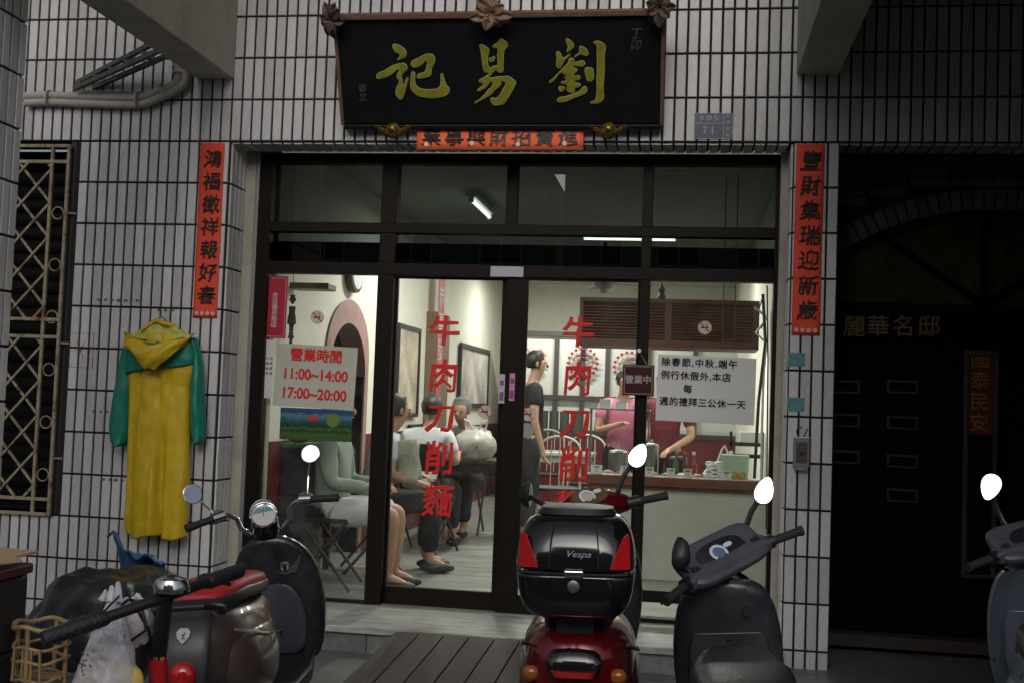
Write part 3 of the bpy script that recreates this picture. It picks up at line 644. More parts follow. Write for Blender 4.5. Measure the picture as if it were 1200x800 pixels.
BK = pbr('rusty_grey_paint', (.13, .145, .14), .55, metal=.3, var=.3, vscale=20, dirt=.5, dscale=14, dcol=(.12, .06, .03))
t = thing('iron_bracket', 'slanting grey iron lattice bracket above the wrapped pipes', 'bracket')
A = at(91, 97, Y=-.03); Bq = at(178, 52, Y=-.30); A2 = at(88, 104, Y=-.10); B2 = at(190, 58, Y=-.34); A3 = at(110, 103, Y=-.02); B3 = at(195, 66, Y=-.2)
for (p, q) in ((A, Bq), (A2, B2), (A3, B3)): MB().bar(p, q, .028, .028).obj('rail', BK, t, bev=.003)
for k in range(6):
    f = k/5; MB().bar(A.lerp(Bq, f), A2.lerp(B2, min(1, f+.1)), .014, .014).obj('rung', BK, t)
MB().bar(at(88, 108, Y=-.02), at(175, 110, Y=-.02), .02, .02).obj('rail', BK, t)
MB().bar(A, at(88, 108, Y=-.02), .02, .02).obj('rail', BK, t)
# ------------------------------------------------------------------ barred window at the left
RUST = pbr('rusty_cream_paint', (.36, .31, .22), .7, var=.3, vscale=25, dirt=1.6, dscale=11, dcol=(.10, .04, .015))
DARK = pbr('dark_room', (.02, .022, .022), .8)
T = thing('barred_window', 'dark window behind rusty cream grille with diamond lattice and rings', 'window', (0, 0, 0))
b = MB(); b.box(WX0, WX1-.02, .30, .34, WZ0, WZ1); b.obj('pane', pbr('dark_pane', (.006, .007, .007), .4, spec=.1), T)
b = MB()
for k in range(26): b.box(WX0, WX1-.05, .27, .298, WZ0+.05+k*.088, WZ0+.075+k*.088)
b.obj('louvre', pbr('dark_louvre', (.006, .0065, .0065), .8, spec=.05), T)
b = MB(); b.box(WX1-.035, WX1+.002, .0, .3, WZ0, WZ1-.003); b.box(WX0, WX1-.036, .0, .3, WZ0-.04, WZ0); b.obj('frame', pbr('dark_frame', (.03, .03, .03), .6), T)
def gp(px, py): return at(px, py, Y=-.03)
zt_, zb_ = gp(87, 170).z, gp(62, 604).z
xo = -3.245; xi = xo-.108
def gb(a, b_, r=.0105, n='bar'): MB().bar(a, b_, r*2, r*2, up=(0, 1, 0) if abs(a[2]-b_[2]) > .02 else (0, 0, 1)).obj(n, RUST, T, bev=.003)
Yg = -.03
for x in (xo, xi, xi-.86): gb((x, Yg, zb_), (x, Yg, zt_))
ZR = [zt_-.008, gp(80, 190).z, gp(75, 375).z, gp(70, 395).z, gp(65, 585).z, zb_+.008]
for z in ZR: gb((xi-.95, Yg-.002, z), (xo+.01, Yg-.002, z))
for (za, zb2) in ((ZR[1], ZR[2]), (ZR[3], ZR[4])):
    Wd = .84; Hh = za-zb2; stp = .213
    for s in (1, -1):
        c0 = -1.2
        while c0 < Hh+1.2:
            P = []
            for (u) in (0, Wd):
                P.append((u, c0+s*u*1.12))
            (u0, v0), (u1, v1) = P
            def clip(v, u0=u0, v0=v0, u1=u1, v1=v1): return u0+(v-v0)*(u1-u0)/(v1-v0)
            if v0 > Hh: u0, v0 = clip(Hh), Hh
            if v0 < 0: u0, v0 = clip(0), 0
            if v1 > Hh: u1, v1 = clip(Hh), Hh
            if v1 < 0: u1, v1 = clip(0), 0
            if 0 <= u0 < u1 <= Wd and u1-u0 > .03: gb((xi-u0, Yg+.006*s, zb2+v0), (xi-u1, Yg+.006*s, zb2+v1), .0075)
            c0 += stp
for k in range(7):
    z = gp(73, 250).z-.32*(k-0)
    if z < zb_+.05: break
    MB().tube([(xo-.054+.037*cos(a*pi/12), Yg, z+.037*sin(a*pi/12)) for a in range(24)], .0045, 6, closed=True).obj('ring', RUST, T, 1)
for z in (2.4, 1.6, .9): MB().bar((xo, Yg, z), (xo+.05, .0, z), .012, .012).obj('hook', RUST, T)
# ------------------------------------------------------------------ raincoat
YEL = pbr('yellow_raincoat', (.62, .44, .012), .42, var=.12, vscale=5, bump=.25, bscale=9, dirt=.35, dscale=5, dcol=(.30, .22, .02))
GRN = pbr('green_raincoat', (.003, .21, .155), .42, var=.2, vscale=7, bump=.3, bscale=10)
LINE = pbr('hood_lining', (.50, .50, .10), .6, var=.3, vscale=30)
q = at(190, 400, Y=-.05); T = thing('raincoat', 'yellow raincoat with green shoulders and sleeves hanging hooded on the tiled wall', 'raincoat', q)
def rp(px, py): p = at(px, py, Y=-.05); return (p.x-q.x, p.z-q.z)
def sil(rows):
    R = [(rp(a, y)[0], rp(b_, y)[0], rp((a+b_)/2, y)[1]) for (y, a, b_) in rows]
    def f(v):
        i = min(int(v*(len(R)-1)), len(R)-2); t_ = v*(len(R)-1)-i; a, c = R[i], R[i+1]
        return [a[j]+(c[j]-a[j])*t_ for j in range(3)]
    return f
def fold(x, z, s=0):
    r = .010*sin(x*31+s+1.3+.7*sin(z*2.3+s))+.022*noise.noise(Vector((x*9, z*3.0, s)))+.010*noise.noise(Vector((x*22, z*11, s+5)))
    for i, (c_, w_, A) in enumerate(((-.075, .016, .050), (-.015, .022, .022), (.055, .018, .040), (.115, .014, .026), (-.135, .014, .022))):
        r -= A*exp(-((x-c_-.03*sin(z*1.7+i*2+s))/(w_*(1+.3*sin(z*3+i))))**2)*(1 if s == 0 else .35)
    return r+.012
def garment(rows, depth, nu, nv, name, mat, parent, s=0, amp=1.0, ev=.6, y0=-.03, taper=None):
    f = sil(rows); b = MB()
    def fn(u, v):
        x0, x1, z = f(v); a = 2*pi*u; k = (1-cos(a))/2 if u <= 1 else 0
        xx = (x0+x1)/2-(x1-x0)/2*cos(a)
        d = depth*(abs(sin(a))**.8)*(1 if sin(a) > 0 else -.35)*(taper(v) if taper else 1)
        yy = y0-d
        if sin(a) > 0: yy -= fold(xx, z, s)*amp*(.35+v)*abs(sin(a))**.5
        return Vector((xx, yy, z+.012*sin(xx*30+s)*v*v))
    b.grid(nu, nv, fn); return b.obj(name, mat, parent, 2, solid=.002)
garment([(392, 168, 222), (404, 157, 232), (420, 154, 234), (436, 155, 232), (452, 156, 226), (470, 156, 226), (500, 155, 225), (530, 154, 225), (560, 153, 225), (590, 151, 224), (610, 149, 223), (627, 150, 222)], .075, 90, 70, 'coat_body', YEL, T, ev=.6)
# yoke as a second sheet slightly proud, slanting lower edge
fy = sil([(392, 168, 222), (404, 156, 233), (420, 153, 235), (440, 154, 230)])
b = MB()
def yk(u, v):
    vv = .30+.70*v*(.62+.38*(1-u)) if True else v
    x0, x1, z = fy(min(1, vv)); a = pi*(.02+.96*u); xx = (x0+x1)/2-(x1-x0)/2*cos(a)
    return Vector((xx, -.03-.083*sin(a)**.8-.012-fold(xx, z)*.4*sin(a)**.5, z))
b.grid(50, 18, yk); b.obj('yoke', GRN, T, 2, solid=.003)
def sleeve(rows, s): garment(rows, .045, 40, 30, 'sleeve', GRN, T, s=s, amp=1.2, y0=-.02)
sleeve([(398, 152, 166), (412, 146, 162), (430, 142, 160), (455, 138, 159), (480, 134, 157), (500, 132, 155), (514, 133, 154), (519, 136, 152), (523, 140, 149)], 1.0)
sleeve([(396, 222, 233), (412, 226, 237), (430, 226, 240), (450, 226, 241), (475, 226, 242), (498, 226, 243), (512, 228, 243), (518, 231, 240)], 4.0)
b = MB()
hk = Vector((rp(194, 400)[0], -.05, rp(194, 398)[1]))
def hood(u, v):                                # cowl lying open on the chest: brim sags to the front
    a = pi*u; w_ = .212*(1-.22*v**3)
    x = hk.x-w_*cos(a)*(1-.55*v**2.5)+.006*sin(v*12)
    z = hk.z+.035*abs(cos(a))**1.5*(1-v)-.185*v*(sin(a)**.55)-.035*sin(a)*(1-v)+.008*sin(u*21+v*4)
    return Vector((x, hk.y-.03-.125*sin(a)**.8*(1-.15*v)-.03*sin(v*pi)*sin(a)-.006*sin(u*26+v*9), z))
b.grid(44, 20, hood); b.obj('hood', YEL, T, 2, solid=.003)
b = MB()
def hoodb(u, v):
    a = pi*u; x = hk.x-.20*cos(a)*(1-.42*v**1.5); pk = (sin(a)**.9)
    z = hk.z+.035*abs(cos(a))**1.5*(1-v)+(-.01+.125*v)*pk-.01*(1-v)+.006*sin(u*19+v*6)
    return Vector((x, hk.y-.01-.075*(1-v)*sin(a)*.6-.012*sin(u*15+v*5)*v-.02*v*sin(a), z))
b.grid(44, 16, hoodb); b.obj('hood_back', LINE, T, 2, solid=.003)
b = MB()
def brim(u, v):
    a = pi*(.04+.92*u); q_ = hoodb(.04+.92*u, 1); return q_+Vector((0, -.012-.016*sin(v*pi), -.028*v))
b.grid(40, 4, brim); b.obj('hood_edge', YEL, T, 2, solid=.003)
for dx in (-.055, .075):
    MB().lathe([(.009, 0), (.009, -.006)], 12, (dx, -.158, -.02), 'Y').obj('snap_button', WHT, T)
b = MB(); b.tube([(.0, .04, .13), (.0, -.03, .15), (.0, -.03, .11)], .004, 6); b.obj('hanger_hook', STEEL, T)
# ------------------------------------------------------------------ neighbour's dark doorway at the right
RT_ = thing('dark_doorway', 'unlit tiled doorway with arched fanlight right of the tiled pillar', 'doorway', (0, 0, 0))
YR = .60
zh = at(1100, 360, Y=YR).z; cxa = at(1165, 300, Y=YR).x
xl_ = XP
Ra = 1.60; zc = at(1165, 247, Y=YR).z-Ra
b = MB(); n = 40
def arcpt(r, a): return (cxa+r*sin(a), zc+r*cos(a))
am = 1.0
poly = []
NV = 30
for i in range(NV):                            # wall above the arch, in strips
    a0 = -am+2*am*i/NV; a1 = -am+2*am*(i+1)/NV
    (xa_, za_), (xb_, zb3) = arcpt(Ra+.13, a0), arcpt(Ra+.13, a1)
    if xb_ < XP+.01: continue
    xa_ = max(xa_, XP+.002)
    b.add([(xa_, YR, za_), (xb_, YR, zb3), (xb_, YR, ZT+.3), (xa_, YR, ZT+.3), (xa_, YR+.2, za_), (xb_, YR+.2, zb3)], [(0, 1, 2, 3), (0, 1, 5, 4)])
b.obj('backing', GROUT, RT_)
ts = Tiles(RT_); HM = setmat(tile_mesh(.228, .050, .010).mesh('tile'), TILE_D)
for r in range(16):
    z = ZT+.02-.0605*r
    for k in range(14):
        x = xl_+.12+.24*k+(.0)
        if x > 3.6: break
        d_ = sqrt((max(abs(x-cxa)-.0, 0))**2+(z-zc)**2)
        dl = min(sqrt((x+s*.114-cxa)**2+(z-.025-zc)**2) for s in (-1, 1))
        if dl < Ra+.135: continue
        ts.put((x, YR, z))
ts.done(HM, tile_mesh(.228, .050, .010))
VM = setmat(tile_mesh(.052, .120, .012).mesh('arch_tile'), TILE_D)
na = 52
for i in range(na):
    a = -am+2*am*(i+.5)/na; x, z = arcpt(Ra+.065, a)
    if x < xl_-.02 or x > 3.6: continue
    inst(VM, RT_, (x, YR-.004, z), 'arch_tile', (0, a, 0))
b = MB()
for i in range(NV):
    a0 = -am+2*am*i/NV; a1 = -am+2*am*(i+1)/NV; P = [arcpt(Ra, a0), arcpt(Ra, a1), arcpt(Ra+.13, a1), arcpt(Ra+.13, a0)]
    if P[0][0] < XP+.002: continue
    b.add([(p[0], YR+.002, p[1]) for p in P]+[(P[0][0], YR+.2, P[0][1]), (P[1][0], YR+.2, P[1][1])], [(0, 1, 2, 3), (0, 1, 5, 4)])
b.obj('arch_backing', GROUT, RT_)
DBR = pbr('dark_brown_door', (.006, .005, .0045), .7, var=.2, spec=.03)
FG = pbr('stained_glass', (.05, .065, .018), .4, var=.7, vscale=3, spec=.12)
b = MB(); b.box(xl_, 3.6, YR+.12, YR+.13, zh, ZT+.2); b.obj('fan_pane', FG, RT_)
hub = at(1153, 358, Y=YR+.1)
b = MB()
for (px, py) in ((1036, 278), (1153, 250), (1270, 285)): b.bar(hub, at(px, py, Y=YR+.1), .035, .03, up=(0, 1, 0))
b.obj('fan_bar', DBR, RT_, bev=.003)
b = MB()
for (r0) in (.42, .62):
    b.tube([(hub.x+r0*sin(a), YR+.115, hub.z+r0*cos(a)) for a in np.linspace(-1.5, 1.5, 30)], .004, 5)
for a in (-1.2, -.75, -.4, .4, .8): b.tube([(hub.x+.1*sin(a), YR+.115, hub.z+.1*cos(a)), (hub.x+1.1*sin(a), YR+.115, hub.z+1.1*cos(a))], .003, 5)
b.obj('leading', BLK_PL, RT_)
b = MB(); b.box(xl_, 3.6, YR+.02, YR+.12, zh-.07, zh+.02); b.obj('transom', DBR, RT_, bev=.004)
b = MB(); b.box(xl_, 3.6, YR+.08, YR+.14, -.02, zh-.07); b.obj('door_panel', DBR, RT_)
b = MB()
for px in (1100, 1126, 1176): x = at(px, 500, Y=YR).x; b.box(x-.02, x+.02, YR+.05, YR+.08, 0, zh-.07)
b.obj('stile', DBR, RT_, bev=.004)
b = MB(); b.box(xl_, 3.6, YR-.05, YR+.2, -.02, .05); b.obj('sill', pbr('brown_sill', (.04, .03, .025), .7, var=.3), RT_)
GLT = pbr('dull_gilt', (.17, .12, .05), .5, metal=.2)
for ch, px in zip('麗華名邸', (1001, 1029, 1059, 1089)):
    q = at(px, 384, Y=YR+.01); text(ch, .125, GLT, RT_, (q.x, YR+.012, q.z), off=.012, name='brass_character', ext=.004)
SLOT = pbr('slot_metal', (.05, .05, .046), .5, metal=.6)
for (px, pys) in ((990, (453, 492, 535)), (1057, (453, 495, 540, 580))):
    for k, py in enumerate(pys):
        q = at(px, py, Y=YR+.07); b = MB(); hw_ = .088 if px > 1000 else .085
        for (x0, x1, z0, z1) in ((-hw_, hw_, .028, .04), (-hw_, hw_, -.04, -.028), (-hw_, -hw_+.012, -.028, .028), (hw_-.012, hw_, -.028, .028)): b.box(q.x+x0, q.x+x1, YR+.055, YR+.08, q.z+z0, q.z+z1)
        b.obj('letter_slot', SLOT, RT_, bev=.002)
q = at(1150, 480, Y=YR+.0)
x0, x1 = at(1131, 500, Y=YR).x, at(1171, 500, Y=YR).x; z0, z1 = at(1150, 678, Y=YR).z, at(1150, 411, Y=YR).z
b = MB()
for (a0, a1, c0, c1) in ((x0, x0+.025, z0, z1), (x1-.025, x1, z0, z1), (x0+.025, x1-.025, z1-.025, z1), (x0+.025, x1-.025, z0, z0+.02)): b.box(a0, a1, YR+.03, YR+.07, c0, c1)
b.obj('panel_frame', pbr('bronze_trim', (.075, .07, .05), .4, metal=.5), RT_, bev=.003)
t = thing('red_door_plaque', 'dark red plaque with four gilt characters on the unlit door', 'plaque', (q.x, YR+.05, at(1150, 459, Y=YR).z))
b = MB(); b.box(-.092, .092, 0, .01, -.25, .25); b.obj('board', pbr('dark_red_board', (.12, .006, .009), .5), t)
text('國泰民安', .105, pbr('gilt_letters', (.26, .19, .06), .4, metal=.4), t, (0, -.004, .0), vertical=True, line=1.12, off=.01, rough=.03)
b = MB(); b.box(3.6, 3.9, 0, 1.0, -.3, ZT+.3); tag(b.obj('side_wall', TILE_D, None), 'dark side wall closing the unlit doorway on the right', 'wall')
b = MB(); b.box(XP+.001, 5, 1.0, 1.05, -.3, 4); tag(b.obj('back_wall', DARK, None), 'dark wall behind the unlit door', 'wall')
# ------------------------------------------------------------------ the dining room
ZF = .10; RX0, RX1, RY1, RZ = -2.02, 1.16, 9.2, 2.98
CREAM = pbr('cream_wall_paint', (.69, .675, .59), .8, var=.05, vscale=2, dirt=.12, dscale=2, dcol=(.4, .38, .3))
CEIL = pbr('ceiling_paint', (.55, .57, .52), .85, var=.05, vscale=2)
OXB = pbr('oxblood_wainscot', (.13, .014, .018), .5, var=.1)
b = MB(); b.box(RX0-.2, RX1+.2, .222, RY1+.1, .0, ZF-.004); struct(b.obj('floor', pbr('grey_floor_tiles', (.28, .29, .265), .32, var=.45, vscale=3.2, stretch=(.7, 4, 1), bump=.05, dirt=.4, dscale=3, dcol=(.14, .14, .12)), None))
def wall(name, lab, x0, x1, y0, y1, z0, z1, mat, cat='wall'): return tag(MB().box(x0, x1, y0, y1, z0, z1).obj(name, mat, None), lab, cat)
LW = thing('side_wall', 'cream left wall of the dining room with oxblood wainscot and arched opening', 'wall', (0, 0, 0))
ya, yb = at(382, 440, X=RX0).y+.03, at(427, 440, X=RX0).y-.03; za = 1.50
b = MB(); b.box(RX0-.15, RX0, FY+.11, ya, ZF, RZ); b.box(RX0-.15, RX0, yb, RY1, ZF, RZ)
n = 20
for i in range(n):
    t0, t1 = pi-pi*i/n, pi-pi*(i+1)/n; yc = (ya+yb)/2; r = (yb-ya)/2
    y0, z0, y1, z1 = yc+r*cos(t0), za+r*.85*sin(t0), yc+r*cos(t1), za+r*.85*sin(t1)
    for X in (RX0, RX0-.15): b.add([(X, y0, z0), (X, y1, z1), (X, y1, RZ), (X, y0, RZ)], [(0, 1, 2, 3)])
b.obj('plaster', CREAM, LW)
b = MB()
pr = [(ya, ZF), (ya, za)]+[((ya+yb)/2-(yb-ya)/2*cos(pi*i/20), za+(yb-ya)/2*.85*sin(pi*i/20)) for i in range(1, 20)]+[(yb, za), (yb, ZF)]
cy = (ya+yb)/2
for i in range(len(pr)-1):
    o_ = lambda p, k: (cy+(p[0]-cy)*k, ZF+(p[1]-ZF)*(1+(k-1)*.5))
    P = [pr[i], pr[i+1], o_(pr[i+1], 1.2), o_(pr[i], 1.2)]
    b.add([(RX0+.015, p[0], p[1]) for p in P]+[(RX0-.16, pr[i][0], pr[i][1]), (RX0-.16, pr[i+1][0], pr[i+1][1])], [(0, 1, 2, 3), (0, 1, 5, 4)])
b.obj('arch_trim', pbr('dusty_rose_trim', (.32, .19, .17), .6, var=.2), LW)
b = MB(); b.box(RX0, RX0+.012, FY+.11, ya-.12, ZF, 1.04); b.box(RX0, RX0+.012, yb+.12, RY1-.01, ZF, 1.04); b.obj('wainscot', OXB, LW)
wall('alcove_wall', 'green painted wall seen through the arched opening', RX0-1.2, RX0-1.1, 1.0, 4.4, ZF, RZ, pbr('green_paint', (.18, .40, .27), .7))
wall('alcove_wall', 'brown side of the alcove behind the arch', RX0-1.1, RX0-.16, 3.2, 3.3, ZF, RZ, pbr('brown_paint', (.12, .07, .06), .7))
BW = thing('back_wall', 'cream back wall of the dining room with oxblood wainscot', 'wall', (0, 0, 0))
MB().box(RX0-.1, RX1+.1, RY1, RY1+.1, ZF, RZ).obj('plaster', CREAM, BW); MB().box(RX0+.013, RX1-.013, RY1-.012, RY1-.001, ZF, 1.04).obj('wainscot', OXB, BW)
wall('side_wall', 'cream right wall of the dining room beside the cables', RX1, RX1+.15, FY+.11, RY1, ZF, RZ, CREAM)
tag(MB().box(RX0-1.3, RX1+.2, FY+.11, RY1+.1, RZ, RZ+.1).obj('ceiling', CEIL, None), 'pale ceiling of the dining room', 'ceiling')
tag(MB().box(X0, X9, FY+.10, FY+.35, 2.145, 2.30).obj('shutter_box', pbr('dark_navy_box', (.012, .016, .024), .4), None, bev=.01), 'dark shutter box inside across the top of the doors', 'box')
# lit tubes
TUBE = pbr('lit_tube', (.9, .9, .9), .5, emit=(.95, 1.0, .93), estr=26)
def tube_lamp(c, L, rz, lab, power):
    t = thing('tube_lamp', lab, 'lamp', c, rz, group='fluorescent ceiling lamps')
    b = MB(); b.box(-L/2-.03, L/2+.03, -.04, .04, .02, .06); b.box(-L/2-.03, -L/2-.005, -.02, .02, -.02, .02); b.box(L/2+.005, L/2+.03, -.02, .02, -.02, .02); b.obj('fixture', WHT, t)
    b = MB(); b.tube([(-L/2, 0, 0), (L/2, 0, 0)], .014, 10); b.obj('tube', TUBE, t, 1)
    l_ = bpy.data.lights.new('tube_light', 'AREA'); l_.shape = 'RECTANGLE'; l_.size = L; l_.size_y = .06; l_.energy = power; l_.color = (1.0, .99, .92)
    lo = bpy.data.objects.new('tube_light', l_); COL.objects.link(lo); lo.parent = t; lo.location = (0, 0, -.03)
for (c, L, rz, lab, pw) in (((-.02, 4.2, 2.90), .85, 0, 'lit fluorescent tube across the ceiling, seen through the middle transom', 120), ((-1.15, 2.6, 2.90), .8, pi/2, 'lit fluorescent tube running inward, seen through the left transom', 100), ((.60, 2.75, 1.98), .8, 0, 'lit fluorescent tube behind the louvred cabinet over the food counter', 34), ((-.3, .62, 2.235), 1.2, 0, 'added fill tube hidden behind the shutter box to light the front of the room', 30), ((-.9, 7.2, 2.90), 1.2, 0, 'lit fluorescent tube over the rear tables', 125)):  # the tube behind the shutter box is an added, hidden fill lamp
    tube_lamp(c, L, rz, lab, pw)
# fan
c = at(708, 330, Y=5.0); t = thing('ceiling_fan', 'dark ceiling fan with long blades near the back of the room', 'fan', c)
FB = pbr('fan_brown', (.06, .05, .05), .4)
b = MB(); b.lathe([(.02, .45), (.02, .08), (.10, .06), (.12, 0), (.08, -.06), (.04, -.09), (.03, -.12)], 20); b.obj('motor', FB, t, 1)
for k in range(4):
    a = k*pi/2+.25; d = Vector((cos(a), sin(a), 0)); b = MB(); b.bar(d*.1+Vector((0, 0, -.01)), d*.68+Vector((0, 0, -.02)), .12, .008); b.obj('blade', FB, t, bev=.003)
# wall clock, pictures, scroll and banner on the left wall
def wallx(py, px, X=RX0): p = at(px, py, X=X); return p
c = at(415, 318, X=RX0+.03); t = thing('wall_clock', 'round wall clock high on the left wall above the arch', 'clock', c)
b = MB(); b.lathe([(.16, -.02), (.17, .0), (.165, .03), (.14, .035)], 24, (0, 0, 0), 'X'); b.obj('case', pbr('clock_case', (.05, .04, .03), .4), t, 1)
b = MB(); b.lathe([(.138, .036), (.0001, .036)], 24, (0, 0, 0), 'X', cap=False); b.obj('face', pbr('clock_face', (.6, .62, .6), .4), t)
b = MB(); b.bar((.038, 0, 0), (.038, .06, .05), .008, .004); b.bar((.038, 0, 0), (.038, -.02, .1), .006, .004); b.obj('hand', BLACKINK, t)
def picture(name, lab, y0, y1, z0, z1, mat, fr=.04, cat='picture'):
    t = thing(name, lab, cat, (RX0+.016, (y0+y1)/2, (z0+z1)/2)); w_, h_ = (y1-y0)/2, (z1-z0)/2
    b = MB(); b.box(0, .012, -w_+fr, w_-fr, -h_+fr, h_-fr); b.obj('print', mat, t)
    b = MB(); b.box(0, .03, -w_, w_, h_-fr, h_); b.box(0, .03, -w_, w_, -h_, -h_+fr); b.box(0, .03, -w_, -w_+fr, -h_+fr, h_-fr); b.box(0, .03, w_-fr, w_, -h_+fr, h_-fr); b.obj('frame', BLK_PL, t, bev=.004); return t
P0 = at(466, 378, X=RX0+.02); P1 = at(487, 488, X=RX0+.02)
picture('hanging_scroll', 'tall framed scroll of pale flowers on the left wall', P0.y, P1.y, P1.z, P0.z, pbr('scroll_print', (.50, .43, .33), .6, var=.45, vscale=4), .035)
P0 = at(539, 401, X=RX0+.02); P1 = at(570, 477, X=RX0+.02)
picture('framed_picture', 'framed ink picture of a figure on the left wall further in', P0.y, P1.y, P1.z, P0.z, pbr('ink_print', (.46, .42, .38), .6, var=.6, vscale=2.2), .05)
P0 = at(478, 497, X=RX0+.02); P1 = at(494, 512, X=RX0+.02)
picture('framed_photograph', 'small framed picture low on the left wall behind the diners', P0.y, P1.y, P1.z, P0.z, pbr('frame_print', (.4, .4, .3), .6, var=.4), .04)
P0 = at(506, 365, X=RX0+.05); P1 = at(523, 500, X=RX0+.1)
tag(MB().box(RX0+.001, RX0+.10, P0.y, P1.y, ZF, P0.z).obj('brown_pilaster', pbr('brown_wood', (.20, .13, .09), .5, var=.2, stretch=(8, 8, 1)), None, bev=.01), 'brown wooden pilaster on the left wall behind the red banner', 'pilaster')
t = thing('paper_banner', 'red and white upright paper banner on the brown pilaster', 'banner', (RX0+.105, P0.y+.15, 1.95))
b = MB(); b.box(0, .004, -.12, .16, -.62, .62); b.obj('paper', pbr('pink_red_paper', (.5, .12, .12), .6, var=.5, vscale=7), t)
text('恭喜發財', .22, pbr('paper_white', (.6, .55, .5), .6), t, (.006, .02, 0), vertical=True, rot=(pi/2, 0, pi/2), line=1.1)
# hanging ornament and little shelf at the left
c = at(342, 372, Y=.55); t = thing('hanging_ornament', 'dark carved ornament hanging on a cord beside the crimson sticker', 'ornament', c)
b = MB(); b.tube([(0, 0, .30), (0, 0, .13)], .002, 5); b.obj('cord', BLK_PL, t)
for (z, r, h) in ((.12, .022, .03), (0, .028, .085), (-.12, .02, .03), (-.16, .012, .04)): MB().blob((0, 0, z), (r, r*.6, h), 12, 8, lambda d: 1+.2*sin(d.z*12)).obj('bead', pbr('ornament_dark', (.05, .03, .025), .4, var=.5, vscale=60), t, 1)
t = tag(MB().box(-2.0, -1.74, .55, .72, 2.02, 2.06).obj('wall_shelf', pbr('shelf_wood', (.22, .13, .07), .5), None, bev=.004), 'short wooden shelf end at the top left of the room', 'shelf')
# back lattice partition
PT = thing('lattice_partition', 'white panelled partition with dark bars at the back of the room', 'partition', (0, 0, 0)); YP = 8.0
zt2, zm2, zb4 = at(680, 392, Y=YP).z, at(680, 466, Y=YP).z, at(680, 506, Y=YP).z
xs = [at(px, 430, Y=YP).x for px in (600, 652, 683, 712, 760, 815, 870)]
MB().box(xs[0], xs[-1], YP+.02, YP+.05, zb4, zt2).obj('panel', pbr('frosted_panel', (.55, .56, .52), .5, emit=(.8, .85, .8), estr=.0), PT)
for x in xs: MB().box(x-.03, x+.03, YP-.02, YP+.018, zb4, zt2).obj('mullion', FB, PT)
for z in (zt2, zm2, zb4): MB().box(xs[0], xs[-1], YP-.026, YP+.016, z-.03, z+.03).obj('rail', FB, PT)
MB().box(xs[0], xs[-1], YP-.01, YP+.04, ZF, zb4-.03).obj('base', OXB, PT)
for (px, py) in ((683, 425), (737, 430)):
    q = at(px, py, Y=YP-.04); t = thing('paper_cut', 'round red lace paper cut on the partition, '+('left one behind the door characters' if px < 700 else 'right one behind the hanging open sign'), 'decoration', q)
    b = MB()
    for r in (.17, .125, .07): b.tube([(r*cos(a*pi/18), 0, r*sin(a*pi/18)) for a in range(36)], .012, 5, closed=True, r2=.003)
    for k in range(12): a = k*pi/6; b.tube([(.07*cos(a), 0, .07*sin(a)), (.125*cos(a+.26), 0, .125*sin(a+.26)), (.17*cos(a), 0, .17*sin(a))], .010, 5, r2=.003)
    for k in range(18): a = k*pi/9; b.blob((.185*cos(a), 0, .185*sin(a)), (.02, .004, .02), 8, 5)
    b.obj('lace', pbr('dark_red_paper', (.28, .015, .03), .6), t)
for k, (px, py) in enumerate(((617, 415), (633, 416), (632, 431))):
    q = at(px, py, Y=YP-.045); t = thing('diamond_paper', 'red diamond paper on the partition, '+('upper left of three', 'upper right of three', 'lowest of three')[k], 'decoration', q, ry=pi/4)
    MB().box(-.06, .06, 0, .002, -.06, .06).obj('paper', pbr('coral_paper', (.55, .13, .10), .6), t); text('春', .08, WHT, t, (0, -.003, 0))
# louvred cabinet above the counter
YC = 1.9
CW = pbr('red_brown_wood', (.15, .055, .032), .42, var=.3, vscale=6, stretch=(1, 8, 8))
P0 = at(680, 345, Y=YC); P1 = at(889, 410, Y=YC); T = thing('louvred_cabinet', 'dark red brown cabinet with horizontal louvres hanging over the counter', 'cabinet', (P0.x, YC, P1.z))
w_, h_ = P1.x-P0.x, P0.z-P1.z-.02
MB().box(0, w_, .03, .45, 0, h_).obj('case', pbr('cabinet_dark', (.045, .022, .015), .5), T)
px3 = at(783, 380, Y=YC).x-P0.x
for (x0, x1, z0, z1) in ((0, w_, h_-.03, h_), (0, w_, 0, .055), (0, .03, .055, h_-.03), (w_-.045, w_, .055, h_-.03), (px3-.025, px3+.025, .055, h_-.03)): MB().box(x0, x1, 0, .03, z0, z1).obj('frame', CW, T, bev=.003)
for (x0, x1) in ((.03, px3-.025), (px3+.025, w_-.045)):
    for k in range(11):
        z = .07+k*(h_-.11)/11; b = MB(); b.add([(x0, .004, z), (x1, .004, z), (x1, .028, z+.022), (x0, .028, z+.022), (x0, .004, z-.005), (x1, .004, z-.005), (x1, .028, z+.015), (x0, .028, z+.015)], [(0, 1, 2, 3), (4, 7, 6, 5), (0, 4, 5, 1)]); b.obj('slat', CW, T)
c = at(775, 340, Y=YC); t = thing('small_figurine', 'small dark figurine standing on top of the louvred cabinet', 'figurine', (c.x, YC+.1, P0.z-.018))
MB().lathe([(.03, 0), (.034, .02), (.02, .05), (.028, .075), (.012, .10), (.004, .14)], 12).obj('figure', FB, t, 1)
for k, (px, lab) in enumerate(((848, 'left thin hanging lamp wire above the cabinet'), (862, 'right thin hanging lamp wire above the cabinet'))):
    q = at(px, 330, Y=1.5); b = MB().tube([(q.x, 1.5, 2.97), (q.x+.003, 1.5, 1.75)], .0035, 6); tag(b.obj('hanging_wire', BLK_PL, None), lab, 'wire')
